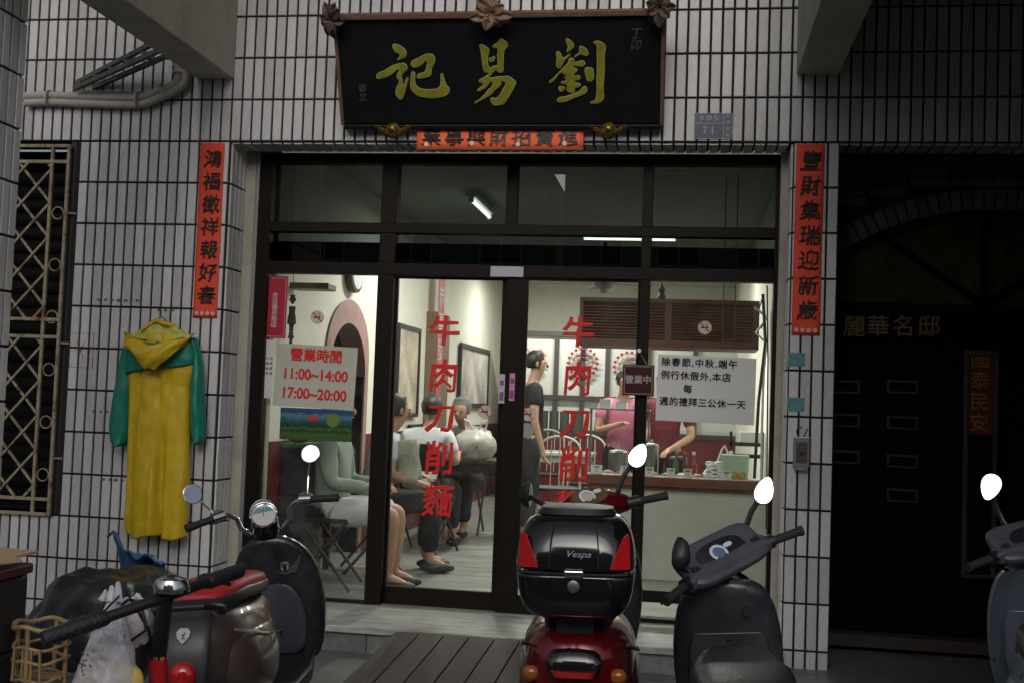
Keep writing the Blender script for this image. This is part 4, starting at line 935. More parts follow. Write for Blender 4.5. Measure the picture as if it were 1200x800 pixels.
# counter
T = thing('food_counter', 'white fronted food counter with a red brown wooden ledge behind the right pane', 'counter', (0, 0, 0))
zc_ = at(780, 562, Y=YC).z; xa = at(690, 560, Y=YC).x-.02; xb = RX1-.01
b = MB(); b.box(xa, xb, YC-.05, YC+.10, zc_-.045, zc_+.025); b.box(xa+.01, xb, YC-.02, YC+.05, zc_-.075, zc_-.046); b.obj('ledge', CW, T, bev=.006)
MB().box(xa+.01, xb, YC+.0, YC+.03, ZF, zc_-.076).obj('front_panel', pbr('greenish_white_panel', (.50, .53, .48), .35, var=.05, dirt=.15), T)
MB().box(xa+.01, xb, YC+.10, YC+.75, zc_-.08, zc_-.04).obj('worktop', STEEL, T)
MB().box(xa+.01, xa+.04, YC+.03, YC+.75, ZF, zc_-.081).obj('side_panel', OXB, T)
pane(xa+.02, xb-.02, zc_+.02, zc_+.36, glass('case_glass', (.88, .92, .90), 1.45), T, YC+.06, 'case_glass')
CARD = pbr('price_card', (.60, .63, .62), .5)
for k, (px, w2) in enumerate(((699, .085), (733, .07), (761, .06), (786, .06), (806, .06), (851, .075))):
    q = at(px, 552, Y=YC+.02); t = thing('price_card', 'small white menu card on the counter ledge, '+('first from the left', 'second from the left', 'third from the left', 'fourth from the left', 'fifth from the left', 'rightmost, before the tub')[k], 'card', (q.x, YC+.0, zc_+.026), rx=-.15)
    MB().box(-w2/2, w2/2, 0, .003, 0, .062).obj('card', CARD, t); text(('牛肉', '豆干', '海帶', '小菜', '滷蛋', '泡菜')[k], .020, BLACKINK, t, (0, -.0015, .045), off=.01); text('30', .016, RED if k % 2 else BLACKINK, t, (0, -.0015, .02))
q = at(861, 540, Y=YC+.25); t = thing('plastic_tub', 'clear greenish plastic tub with colourful print on the counter', 'tub', (q.x, YC+.28, zc_-.038))
b = MB(); b.loft([(0, 0, 0, .095, .10, 0, 6), (0, 0, .12, .10, .105, 0, 6), (0, 0, .23, .105, .11, 0, 6)], 24); b.obj('shell', pbr('frosted_plastic', (.45, .58, .48), .25, alpha=.75), t, 1)
b = MB(); b.box(-.06, .075, -.108, -.104, .05, .11); b.obj('print', pbr('tub_print', (.30, .45, .08), .5, var=.8, vscale=40), t); b = MB(); b.box(.0, .05, -.1095, -.107, .06, .10); b.obj('print', pbr('tub_print_red', (.6, .2, .05), .5, var=.6, vscale=60), t)
q = at(838, 528, Y=YC+.45); t = thing('straps_pile', 'bundle of white looped plastic bags on the counter', 'bags', (q.x, YC+.45, zc_-.038))
rr = random.Random(4)
for k in range(7):
    b = MB(); z = .02+k*.022; b.tube([(.07*cos(a*pi/8)*(1+.2*sin(k)), .04*sin(a*pi/8), z+.012*sin(a*.8+k)) for a in range(16)], .008, 6, closed=True); b.obj('loop', WHT, t, 1)
b = MB()
b.tube([(.02, 0, .17), (.05, 0, .26), (.07, 0, .29), (.09, 0, .25), (.1, 0, .16)], .008, 6); b.obj('loop', WHT, t, 1)
q = at(857, 508, Y=YC+.5); t = thing('sauce_bottle', 'yellow sauce bottle at the right end of the counter', 'bottle', (q.x, YC+.5, zc_-.038))
MB().lathe([(.03, 0), (.032, .10), (.028, .15), (.012, .18), (.011, .22)], 16).obj('body', pbr('yellow_sauce', (.5, .42, .03), .3), t, 1); MB().lathe([(.014, .221), (.014, .25)], 12).obj('cap', WHT, t, 1)
q = at(872, 515, Y=YC+.6); t = thing('ladle_rack', 'dark rack with hanging utensils at the right end of the counter', 'rack', (q.x+.02, YC+.6, zc_-.04))
b = MB(); b.box(-.13, .13, -.02, .02, .20, .23); b.box(-.13, .13, -.02, .02, .29, .32); b.box(-.13, -.11, -.02, .02, 0, .40); b.box(.11, .13, -.02, .02, 0, .40); b.obj('rack', BLK_PL, t); b = MB(); b.box(-.05, .1, -.03, .05, .321, .40); b.obj('box', WHT, t)
q = at(712, 470, Y=YC+.9); t = thing('steel_shelf', 'narrow steel shelf with white boxes behind the counter glass', 'shelf', (q.x, YC+.9, at(712, 478, Y=YC+.9).z))
b = MB(); b.box(-.14, .35, -.1, .1, -.012, 0); b.obj('board', STEEL, t)
b = MB(); b.box(-.135, -.12, -.02, .02, -.62, -.013); b.box(.33, .345, -.02, .02, -.62, -.013); b.obj('post', STEEL, t)
for k in range(3): MB().box(-.06+k*.13, .03+k*.13, -.06, .05, .001, .075-.02*k).obj('box', CARD, t)
b = MB(); b.tube([(-.04, -.085, .035), (.0, -.085, .035)], .003, 6)
# cables on the right wall
t = thing('wall_cables', 'loose white and dark cables running down the right wall', 'cables', (0, 0, 0))
for k, (pts, mt, r) in enumerate((([(894, 345), (897, 400), (889, 470), (884, 560)], BLK_PL, .010), ([(884, 360), (899, 372), (886, 390), (898, 402), (895, 440), (893, 500), (892, 560)], WHT, .008), ([(899, 335), (900, 420), (898, 620)], BLK_PL, .005), ([(893, 350), (889, 365), (897, 372), (892, 385)], BLK_PL, .004))):
    P = []
    for (px, py) in pts: q = at(px, py, Y=.9); P.append(q)
    b = MB(); b.tube(P, r, 8); b.obj('cable', mt, t, 1)
MB().box(RX1-.04, RX1-.001, .8, 1.0, 1.45, 2.2).obj('trunking', WHT, t)
# ------------------------------------------------------------------ people
SKIN = pbr('skin', (.42, .24, .16), .5, var=.08, vscale=20)
HAIRB = pbr('black_hair', (.010, .009, .009), .5, var=.3, vscale=60, bump=.3, bscale=90)
HAIRG = pbr('grey_hair', (.16, .16, .165), .6, var=.4, vscale=60, bump=.3, bscale=90)
def cloth(name, col, var=.12): return pbr(name, col, .85, var=var, vscale=7, bump=.35, bscale=14)
def skinned(name, pts, edges, mat, parent, root=0, sub=2, label=None):
    """pts: list of (pos, rx, ry)"""
    me = bpy.data.meshes.new(name); me.from_pydata([p[0] for p in pts], edges, []); o = bpy.data.objects.new(name, me); COL.objects.link(o); me.materials.append(mat)
    md = o.modifiers.new('k', 'SKIN'); md.use_smooth_shade = True
    sv = me.skin_vertices[0].data
    for i, p in enumerate(pts): sv[i].radius = (p[1], p[2]); sv[i].use_root = (i == root)
    md2 = o.modifiers.new('u', 'SUBSURF'); md2.levels = sub; md2.render_levels = sub
    o.parent = parent
    if label: o['label'] = label
    return o
CLO = bpy.data.textures.new('cloth_folds', 'CLOUDS'); CLO.noise_scale = .11; CLO.noise_depth = 3
def wrinkle(o, st):
    md = o.modifiers.new('w', 'DISPLACE'); md.texture = CLO; md.strength = st; md.mid_level = .45; md.texture_coords = 'LOCAL'; return o
def person(label, loc, rz, J, top, bottom, hair, shoes, sleeve=.5, legs=1.0, head=None, extra=None, jacket=None, skirt=None, group=None):
    """J: joints in metres, x right, y forward; keys pel chest neck head; sh el wr hp kn an as (left, right) pairs"""
    T = thing('person', label, 'person', loc, rz, group=group)
    V = Vector; P = []; E = []
    def add(p, rx, ry=None, link=None):
        P.append((V(p), rx, ry or rx))
        if link is not None: E.append((link, len(P)-1))
        return len(P)-1
    pel = add(J['pel'], .112, .092); wa = add(V(J['pel']).lerp(V(J['chest']), .5), .090, .078, pel); ch = add(J['chest'], .115, .085, wa)
    nk = add(V(J['neck']), .052, .052, ch); hd = V(J['head']); hdir = V(J.get('face', (0, 1, 0))).normalized()
    h0 = add(hd+V((0, 0, -.065))+hdir*.012, .058, .062, nk); h1 = add(hd, .078, .088, h0); h2 = add(hd+V((0, 0, .055))-hdir*.005, .068, .078, h1)
    up = []
    for s in (0, 1):
        sg = -1 if s == 0 else 1
        a = add(J['sh'][s], .055, link=ch); b_ = add(J['el'][s], .041, link=a); c_ = add(J['wr'][s], .027, link=b_)
        d = (V(J['wr'][s])-V(J['el'][s])).normalized(); pm = V(J['wr'][s])+d*.06; pc = add(pm, .032, .018, c_)
        side = d.cross(V((0, 0, 1)));
        if side.length < .1: side = V((1, 0, 0))
        side.normalize(); dn = V((0, 0, -1)) if abs(d.z) < .8 else V((0, 1, 0))
        for k in range(4):
            o_ = side*(k-1.5)*.019; L = (.032, .038, .036, .028)[k]
            f1 = add(pm+d*.038+o_, .0088, link=pc); f2 = add(pm+d*(.038+L*.8)+o_+dn*.012, .008, link=f1); add(pm+d*(.038+L*1.2)+o_+dn*.034, .007, link=f2)
        t1 = add(pm-d*.015-side*sg*.034+dn*.006, .010, link=pc); add(pm+d*.018-side*sg*.048+dn*.018, .008, link=t1)
        hp = add(J['hp'][s], .088, link=pel); kn = add(J['kn'][s], .058, link=hp); ma = add(V(J['kn'][s]).lerp(V(J['an'][s]), .35), .052, link=kn); an = add(J['an'][s], .036, link=ma)
        add(V(J['an'][s])+V(J.get('toe', (0, .13, -.05))), .03, link=an)
        up.append((a, b_, c_, hp, kn, an))
    skinned('body', P, E, SKIN, T)
    # face
    F = hdir; S_ = V((F.y, -F.x, 0))
    for s in (-1, 1):
        MB().blob(hd+F*.078+S_*s*.032+V((0, 0, .012)), (.010, .010, .006), 8, 6).obj('eye', BLACKINK, T, 1)
        MB().blob(hd+S_*s*.083+V((0, 0, -.005))-F*.01, (.012, .016, .03), 8, 6).obj('ear', SKIN, T, 1)
    MB().blob(hd+F*.095+V((0, 0, -.012)), (.014, .016, .022), 8, 6).obj('nose', SKIN, T, 1)
    MB().blob(hd+F*.084+V((0, 0, -.048)), (.022, .012, .006), 8, 6).obj('mouth', pbr('lips', (.28, .10, .08), .5), T, 1)
    rot = Matrix.Rotation(atan2(-F.x, F.y), 4, 'Z')
    b = MB(); b.blob((0, -.016, .026), (.092, .104, .098), 20, 12, lambda d: (1+.05*noise.noise(d*6)) if (d.y < .45 or d.z > .5) and d.z > -.75 else .80)
    b.xf = Matrix.Translation(hd) @ rot; b.obj('hair', hair, T, 1)
    # clothes
    C_ = []; CE = []
    def cadd(p, rx, ry=None, link=None):
        C_.append((V(p), rx, ry or rx))
        if link is not None: CE.append((link, len(C_)-1))
        return len(C_)-1
    w0 = cadd(V(J['pel'])+V((0, 0, -.15 if J['pel'][2] > .8 else -.02)), .152, .132); w1 = cadd(V(J['pel'])+V((0, 0, .05)), .158, .132, w0); w2 = cadd(V(J['pel']).lerp(V(J['chest']), .5), .150, .120, w1); w3 = cadd(J['chest'], .155, .122, w2); w4 = cadd(V(J['neck'])-V((0, 0, .035)), .068, .065, w3)
    for s in (0, 1):
        a = cadd(J['sh'][s], .070, link=w3)
        e0, e1, e2 = V(J['sh'][s]), V(J['el'][s]), V(J['wr'][s])
        if sleeve <= .6: cadd(e0.lerp(e1, max(.3, sleeve*1.4)), .060, link=a)
        else: m_ = cadd(e1, .055, link=a); cadd(e1.lerp(e2, min(.95, (sleeve-.5)*2)), .044, link=m_)
    wrinkle(skinned('shirt', C_, CE, top, T), .022)
    C_ = []; CE = []
    w1 = cadd(V(J['pel'])+V((0, 0, .10)), .140, .108); w1 = cadd(V(J['pel'])+V((0, 0, .0)), .148, .115, w1)
    for s in (0, 1):
        a = cadd(J['hp'][s], .105, link=w1); k_ = V(J['kn'][s]); h_ = V(J['hp'][s])
        if legs < .5: cadd(h_.lerp(k_, legs*2), .098, link=a)
        else:
            n_ = cadd(k_, .080, link=a)
            if legs > .55: cadd(k_.lerp(V(J['an'][s]), (legs-.5)*2), .066, link=n_)
    wrinkle(skinned('trousers', C_, CE, bottom, T), .016)
    for s in (0, 1):
        a = V(J['an'][s]); tt = V(J.get('toe', (0, .13, -.05))); b = MB(); b.blob(a+tt*.5+V((0, 0, -.03)), (.045, .13 if abs(tt.y) > .05 else .05, .04) if abs(tt.y) >= abs(tt.x) else (.13, .045, .04), 14, 8); b.obj('shoe', shoes, T, 1)
    return T
def seated(lean=.05, hy=0, arms=None, head_fwd=.06, spread=.11, kx=0, knee_y=.45, shz=.98):
    d = dict(pel=(0, 0, .50), chest=(0, lean*.8, .86), neck=(0, lean+.01, 1.02), head=(0, lean+head_fwd, 1.155), sh=((-.19, lean*.9, .93), (.19, lean*.9, .93)),
             hp=((-.10, .06, .49), (.10, .06, .49)), kn=((-spread, knee_y, .50), (spread, knee_y, .50)), an=((-spread, knee_y-.02, .09), (spread, knee_y-.02, .09)))
    d['el'] = arms[0:2]; d['wr'] = arms[2:4]; return d
def gpt(px, depthY, z=ZF): p = at(px, 500, Y=depthY); return (p.x, depthY, z)
WSH = cloth('white_shirt', (.55, .57, .60)); JK = cloth('sage_jacket', (.25, .30, .26)); WSK = cloth('white_shorts', (.62, .62, .66)); DKT = cloth('dark_trousers', (.012, .013, .017)); BKS = cloth('black_tshirt', (.007, .007, .008)); GSH = cloth('grey_shirt', (.26, .28, .29)); PNK = cloth('pink_shirt', (.62, .20, .32)); RDA = cloth('red_apron', (.13, .015, .03)); SHB = pbr('black_shoes', (.015, .015, .015), .4)
# A: jacket and white shorts, seen in profile facing right
person('seated diner in a sage green jacket and white shorts facing right behind the left pane', gpt(393, .80), -pi/2+.06, {**seated(.0, head_fwd=.03, arms=((-.25, .05, .68), (.25, .05, .68), (-.12, .28, .66), (.14, .28, .66)), knee_y=.43), 'face': (.1, 1, -.05)}, JK, WSK, HAIRB, SHB, .98, .48)
# B: reading
person('seated diner in a pale top and dark glasses reading a newspaper behind the post', gpt(440, 1.55, ZF), -pi/2+.35, {**seated(.10, arms=((-.25, .10, .70), (.24, .10, .70), (-.10, .32, .68), (.13, .36, .62)), knee_y=.43), 'face': (-.3, 1, -.1)}, WSH, DKT, HAIRB, SHB, .5, .95)
# C: white shirt from behind
person('seated man in a white shirt with black hair seen from behind', gpt(493, 2.75), -.25, {**seated(.16, arms=((-.27, .12, .72), (.27, .12, .72), (-.14, .38, .78), (.17, .38, .78))), 'face': (.2, 1, 0)}, WSH, DKT, HAIRB, SHB, .5, .95)
# D: grey haired man facing
person('seated grey haired man in a grey shirt bowing his head over the table', gpt(553, 4.15), pi-.15, {**seated(.22, arms=((-.26, .16, .74), (.26, .16, .74), (-.1, .38, .80), (.1, .38, .80)), head_fwd=.10), 'face': (0, 1, -.35)}, GSH, DKT, HAIRG, SHB, .5, .95)
# E: standing man, in black
person('standing man in a black t shirt and black trousers in profile between the doors', gpt(622, 3.9), -pi/2+.25, dict(pel=(0, 0, .93), chest=(0, 0, 1.27), neck=(0, .01, 1.46), head=(0, .04, 1.60), sh=((-.20, 0, 1.39), (.20, 0, 1.39)), el=((-.25, -.02, 1.08), (.25, 0, 1.08)), wr=((-.25, .05, .84), (.25, .08, .83)), hp=((-.1, 0, .88), (.1, 0, .88)), kn=((-.11, .04, .48), (.11, -.02, .48)), an=((-.11, .0, .09), (.11, -.06, .09)), face=(0, 1, -.05)), BKS, DKT, HAIRB, SHB, .45, .98)
# F, G staff
stand = lambda el, wr, fy=1: dict(pel=(0, 0, .93), chest=(0, .03, 1.25), neck=(0, .05, 1.42), head=(0, .09, 1.55), sh=((-.19, .02, 1.34), (.19, .02, 1.34)), el=el, wr=wr, hp=((-.1, 0, .88), (.1, 0, .88)), kn=((-.1, .02, .48), (.1, .02, .48)), an=((-.1, 0, .09), (.1, 0, .09)), face=(0, 1, -.3))
person('cook in a pink short sleeved shirt and dark apron working behind the counter', gpt(728, 4.4), pi+.35, stand(((-.26, .08, 1.06), (.27, .06, 1.05)), ((-.12, .28, .95), (.12, .24, 1.12))), PNK, DKT, HAIRB, SHB, .45, .98)
person('cook in a dark red apron standing behind the counter under the white notice', gpt(780, 4.0), pi-.1, stand(((-.26, .08, 1.04), (.26, .08, 1.04)), ((-.1, .3, .93), (.14, .3, .9))), RDA, DKT, HAIRB, SHB, .55, .98)
# newspaper, bag on the table
q = gpt(462, 1.50); t = thing('newspaper', 'pale open newspaper held by the reading diner', 'newspaper', (q[0]+.05, 1.42, .87), -.5)
b = MB(); b.grid(8, 8, lambda u, v: Vector(((u-.5)*.36, .05*abs(u-.5)+.02*sin(v*5), (v-.5)*.30+.04*u))); b.obj('sheet', pbr('newsprint', (.50, .52, .44), .8, var=.25, vscale=30), t, 2, solid=.002)
b = MB(); b.grid(8, 8, lambda u, v: Vector(((u-.5)*.33+.01, .03+.05*abs(u-.5)+.02*sin(v*5+1), (v-.5)*.27+.04*u))); b.obj('sheet', pbr('newsprint', (.5, .52, .44)), t, 2, solid=.002)
DT = pbr('dark_table_top', (.035, .022, .016), .3, coat=.3)
def table(cx_, cy_, lab, w_=.75, d_=.6, mt=DT):
    t = thing('dining_table', lab, 'table', (cx_, cy_, ZF), 0, group='dining tables')
    MB().box(-w_/2, w_/2, -d_/2, d_/2, .70, .735).obj('table_top', mt, t, bev=.006); MB().box(-w_/2+.04, w_/2-.04, -d_/2+.04, d_/2-.04, .63, .699).obj('apron', mt, t)
    for sx_ in (-1, 1):
        for sy_ in (-1, 1): MB().box(sx_*(w_/2-.05)-.022, sx_*(w_/2-.05)+.022, sy_*(d_/2-.05)-.022, sy_*(d_/2-.05)+.022, 0, .629).obj('leg', mt, t)
    return t
qa = gpt(545, 3.4); table(qa[0]+.05, 3.45, 'dark table carrying the white plastic bag')
qb = gpt(470, 1.0); table(gpt(330, 1.0)[0]-.05, 1.25, 'dark table end behind the landscape poster', .6, .6)
table(gpt(648, 5.6)[0], 5.6, 'dark table behind the standing man', .9, .6, pbr('pale_table', (.5, .5, .46), .3))
PLB = pbr('white_plastic_bag', (.52, .50, .46), .35, alpha=.85, bump=.5, bscale=14)
q = at(558, 524, Y=3.35); t = thing('shopping_bag', 'white plastic shopping bag with knotted handles on the dark table', 'bag', (q.x, 3.30, ZF+.736))
b = MB(); b.blob((0, 0, .13), (.19, .14, .15), 26, 18, lambda d: (1+.16*noise.noise(d*3)+.06*noise.noise(d*9))*(1 if d.z < .3 else 1-.25*(d.z-.3))); b.obj('sack', PLB, t, 2)
for s in (-1, 1): MB().tube([(s*.02, 0, .25), (s*.06, -.01, .32), (s*.10, 0, .34), (s*.09, .01, .28), (s*.07, 0, .23)], [.022, .018, .012, .016, .022], 8, r2=.008).obj('handle', PLB, t, 1)
b = MB(); b.blob((.04, -.06, .12), (.08, .07, .07), 12, 8); b.obj('contents', pbr('red_contents', (.35, .05, .05), .6), t, 1)
def chair(loc, rz, lab, mt, arch=False, grp='chairs in the dining room'):
    t = thing('folding_chair', lab, 'chair', loc, rz, group=grp); b = MB()
    b.loft([(0, 0, .43, .20, .20, 0, 5), (0, 0, .455, .205, .205, 0, 5)], 24); b.obj('seat', pbr('chair_pad', (.02, .02, .024), .4), t, 1)
    for s in (-1, 1):
        MB().tube([(s*.19, -.17, .82), (s*.20, -.15, .45), (s*.21, .20, 0)], .011, 8).obj('leg', mt, t, 1); MB().tube([(s*.18, .16, .44), (s*.19, -.22, 0)], .011, 8).obj('leg', mt, t, 1)
    if arch:
        MB().tube([(-.19, -.17, .80)]+[(.19*-cos(a*pi/10), -.18, .82+.12*sin(a*pi/10)) for a in range(11)]+[(.19, -.17, .80)], .011, 8).obj('back_hoop', mt, t, 1)
        for k in (-1, 0, 1): MB().tube([(k*.08, -.17, .47), (k*.08, -.18, .92-.02*abs(k))], .006, 6).obj('back_bar', mt, t, 1)
    else:
        MB().loft([(0, -.165, .66, .20, .012, 0, 5), (0, -.18, .70, .205, .018, 0, 5), (0, -.185, .84, .19, .018, 0, 5), (0, -.185, .88, .13, .010, 0, 5)], 24).obj('backrest', pbr('chair_pad', (.02, .02, .024)), t, 1)
    return t
chair(gpt(390, .80), -pi/2+.1, 'black folding chair under the diner in the sage jacket', BLK_PL); chair(gpt(444, 1.55), -pi/2+.35, 'black folding chair under the diner with the newspaper', BLK_PL)
chair(gpt(503, 2.72), -.2, 'black folding chair under the man in the white shirt', BLK_PL); chair(gpt(543, 4.2), pi, 'black folding chair under the grey haired man', BLK_PL)
CRM = pbr('cream_tube', (.55, .53, .46), .35)
chair(gpt(655, 4.3), .2, 'cream tubular chair with hooped back behind the right door characters', CRM, True); chair(gpt(697, 5.1), -.3, 'cream tubular chair with hooped back near the counter end', CRM, True); chair(gpt(640, 6.3), pi, 'cream tubular chair with hooped back at the rear table', CRM, True)
q = at(650, 495, Y=6.9); t = thing('bowl_stack', 'shelf of stacked dark bowls at the back left of the partition', 'shelf', (q.x, 6.9, q.z-.12))
MB().box(-.35, .3, -.12, .12, -.03, 0).obj('board', FB, t)
for sx_ in (-.33, .28): MB().box(sx_-.02, sx_+.02, -.1, .1, -(q.z-.12-ZF)+.0, -.031).obj('post', FB, t)
for k in range(5): MB().lathe([(.045, 0), (.055, .05), (.055, .26)], 14, (-.26+.125*k, 0, 0)).obj('bowl_pile', pbr('bowl_grey', (.12, .13, .12), .4, var=.4, vscale=30, stretch=(1, 1, 9)), t, 1)
# ------------------------------------------------------------------ scooters
def lean_axis(steer, rake=.44, piv=(0, .84, .9)):
    ax = Vector((0, -sin(rake), cos(rake))); return Matrix.Translation(piv) @ Matrix.Rotation(steer, 4, ax) @ Matrix.Translation(-Vector(piv))
ORG = pbr('amber_lens', (.32, .085, .012), .2, coat=.5); RLN = pbr('red_lens', (.50, .008, .012), .12, coat=.8, var=.15, vscale=30); CLENS = pbr('clear_lens', (.6, .6, .6), .1, coat=.6)
SEATB = pbr('black_seat_vinyl', (.028, .028, .034), .34, bump=.12, bscale=120, var=.2, dirt=.25, dscale=9, dcol=(.07, .07, .075))
def wheel(t, y, r, mt=STEEL):
    w_ = MB().tube([(0, y+r*.80*cos(a*pi/16), r*.80*sin(a*pi/16)+r) for a in range(32)], r*.22, 12, closed=True).obj('wheel', RUBBER, t, 1)
    MB().lathe([(r*.62, -.045), (r*.60, -.03), (r*.30, -.02), (r*.1, -.05), (r*.1, .05), (r*.30, .02), (r*.60, .03), (r*.62, .045)], 24, (0, y, r), 'X').obj('rim', mt, w_, 1)
def mirror(t, S, base, c, kind, nrm, sizes, chrome=True):
    """base, c in steering frame; nrm the way the glass looks"""
    b = MB(S); mid = Vector(base).lerp(Vector(c), .55)+Vector((0, .03, .0)); back = Vector(nrm).normalized()
    hc = Vector(c)-back*.02; pts = [Vector(base), mid, hc]
    b.tube([pts[0], pts[0].lerp(pts[1], .5)+Vector((0, .01, 0)), pts[1], hc], .0055 if chrome else .011, 8)
    m_ = b.obj('mirror', CHROME if chrome else BLK_PL, t, 1)
    q_ = back.to_track_quat('Z', 'Y').to_matrix().to_4x4(); M_ = S @ Matrix.Translation(c) @ q_ @ Matrix.Rotation(sizes[2] if len(sizes) > 2 else 0, 4, 'Z')
    a_, c_ = sizes[:2]
    def rg(z, k, n=2.2): return (0, 0, z, a_*k, c_*k, 0, n)
    if kind == 'drop':
        def tear(z, k):
            return [(a_*k*cos(th)*(1-.28*sin(th)), c_*k*sin(th), z) for th in [2*pi*i/28 for i in range(28)]]
        b = MB(M_); vs = []; L = [(-.045, .25), (-.035, .7), (-.012, .97), (0, 1.0), (.002, .96)]
        for z, k in L: vs += tear(z, k)
        n = 28; b.add(vs, [(i*n+j, i*n+(j+1) % n, (i+1)*n+(j+1) % n, (i+1)*n+j) for i in range(len(L)-1) for j in range(n)]+[list(range(n))[::-1], list(range((len(L)-1)*n, len(L)*n))])
        b.obj('housing', BLK_PL, m_, 1); b = MB(M_); b.add(tear(.0035, .92), [list(range(n))]); b.obj('mirror_glass', MIRROR, m_)
    else:
        b = MB(M_); b.loft([rg(-.028, .3), rg(-.024, .7), rg(-.008, .97), rg(.001, 1), rg(.002, .95)], 28); b.obj('housing', CHROME if chrome else BLK_PL, m_, 1)
        b = MB(M_); n = 28; b.add([(a_*.93*cos(2*pi*i/n), c_*.93*sin(2*pi*i/n), .0035+.0) for i in range(n)], [list(range(n))]); b.obj('mirror_glass', MIRROR, m_)
def gripset(t, S, s, p0, p1, cr, lever=True):
    p0, p1 = Vector(p0), Vector(p1); d = (p1-p0).normalized()
    b = MB(S); n = 14; pts = [p0.lerp(p1, i/n) for i in range(n+1)]; b.tube(pts, [.0165+(.0012 if i % 2 else 0) for i in range(n+1)], 12); b.tube([p1-d*.004, p1+d*.008], .020, 12); g = b.obj('grip', RUBBER, t, 1)
    b = MB(S); b.loft([(0, 0, 0, .020, .022, 0, 3), (0, 0, .05, .024, .026, 0, 3)], 12)
    b = MB(S); b.tube([p0-d*.06, p0-d*.002], .027, 12); b.obj('switch_block', CHROME if cr else BLK_PL, t, 1)
    if lever: b = MB(S); b.tube([p0-d*.03+Vector((0, .035, -.005)), p0+d*.05+Vector((0, .065, -.015)), p1-d*.01+Vector((0, .055, -.02))], [.008, .006, .005], 8); b.obj('brake_lever', CHROME if cr else BLK_PL, g, 1)
def scooter(label, loc, rz, lean, steer, body, inner, seatm, style, top_box=False, lmir=None, zk=1.0, group='motor scooters parked before the shop'):
    t = thing('motor_scooter', label, 'scooter', loc, rz, 0, lean, group=group); t.scale = (zk, zk, zk)
    wheel(t, -.02, .215); 
    S = lean_axis(steer); 
    # front wheel with the steering
    Sw = S
    w_ = MB(Sw).tube([(0, 1.22+.17*cos(a*pi/16), .17*sin(a*pi/16)+.215) for a in range(32)], .047, 12, closed=True).obj('wheel', RUBBER, t, 1)
    MB(Sw).lathe([(.13, -.04), (.05, -.02), (.03, -.05), (.03, .05), (.05, .02), (.13, .04)], 24, (0, 1.22, .215), 'X').obj('rim', STEEL, w_, 1)
    b = MB(Sw); b.loft([(0, 1.02, .36, .05, .03, 90, 3), (0, 1.12, .47, .075, .035, 90, 3), (0, 1.24, .49, .08, .035, 90, 3), (0, 1.40, .42, .07, .03, 90, 3), (0, 1.47, .33, .04, .02, 90, 3)], 16); b.obj('front_mudguard', body, t, 1)
    b = MB(Sw); b.tube([(-.055, 1.22, .215), (-.055, 1.10, .45), (0, 1.04, .52)], .014, 8); b.tube([(.055, 1.22, .215), (.055, 1.10, .45), (0, 1.04, .52)], .014, 8); b.obj('fork', STEEL, t, 1)
    # floor and engine
    b = MB(); b.loft([(0, .36, .32, .15, .05, 90, 5), (0, .55, .29, .17, .04, 90, 5), (0, .85, .29, .17, .04, 90, 5), (0, .97, .34, .16, .05, 90, 5)], 20); b.obj('floorboard', BLK_PL, t, 1)
    b = MB(); b.loft([(0.02, -.25, .24, .05, .06, 90), (0.03, .05, .25, .09, .09, 90), (.03, .35, .28, .10, .09, 90)], 16); b.obj('engine', STEEL, t, 1)
    b = MB(); b.loft([(.14, -.48, .30, .035, .04, 90), (.14, -.40, .30, .055, .055, 90), (.14, -.10, .27, .05, .05, 90), (.10, .15, .24, .02, .02, 90)], 16); b.obj('exhaust', STEEL, t, 1)
    b = MB(); b.loft([(0, -.33, .40, .05, .015, 60, 4), (0, -.44, .33, .07, .015, 50, 4), (0, -.52, .22, .07, .012, 40, 4)], 16); b.obj('rear_mudguard', BLK_PL, t, 1)
    # leg shield
    sh = [(0, 1.00, .30, .165, .03, 0, 4), (0, .99, .40, .20, .035, 0, 4), (0, .965, .55, .225, .045, 0, 4), (0, .93, .72, .222, .05, 0, 4), (0, .90, .83, .195, .05, 0, 3.5), (0, .875, .91, .135, .045, 0, 3), (0, .865, .945, .07, .03, 0, 3)]
    if style == 'angular': sh = [(0, 1.00, .30, .17, .03, 0, 5), (0, .99, .42, .20, .04, 0, 5), (0, .96, .58, .215, .06, 0, 5), (0, .92, .74, .205, .07, 0, 4), (0, .88, .86, .17, .075, 0, 4), (0, .86, .92, .11, .06, 0, 3)]
    b = MB()
    # curved sides: shift edge vertices forward
    b.loft(sh, 28)
    b.v = [Vector((v.x, v.y+.9*v.x*v.x, v.z)) for v in b.v]
    shield = b.obj('leg_shield', inner, t, 1, sub=1)
    b = MB(); b.loft([(0, 1.055, .33, .155, .045, 0, 3), (0, 1.05, .55, .21, .07, 0, 3), (0, 1.01, .74, .205, .085, 0, 2.6), (0, .955, .88, .13, .07, 0, 2.4), (0, .92, .95, .05, .04, 0, 2.2)], 28)
    b.v = [Vector((v.x, v.y+.55*v.x*v.x, v.z)) for v in b.v]; b.obj('front_cowl', body, t, 1, sub=1)
    # recess panels on the inner side
    if style == 'classic':
        b = MB(); b.loft([(0.02, .932, .36, .09, .012, 0, 2.2), (0.02, .915, .45, .125, .016, 0, 2.2), (0.02, .893, .58, .13, .018, 0, 2.2), (0.02, .875, .68, .095, .014, 0, 2.2), (.02, .868, .72, .04, .008, 0, 2)], 24); b.obj('glove_box', pbr('slate_inner', (.05, .055, .075), .33, var=.3, vscale=5, dirt=.4, dscale=9, dcol=(.10, .10, .12)), shield, 1, sub=1)
        b = MB(); b.lathe([(.026, 0), (.026, -.010), (.018, -.013)], 20, (.06, .872, .80), 'Y'); b.obj('ignition_lock', CHROME, shield, 1)
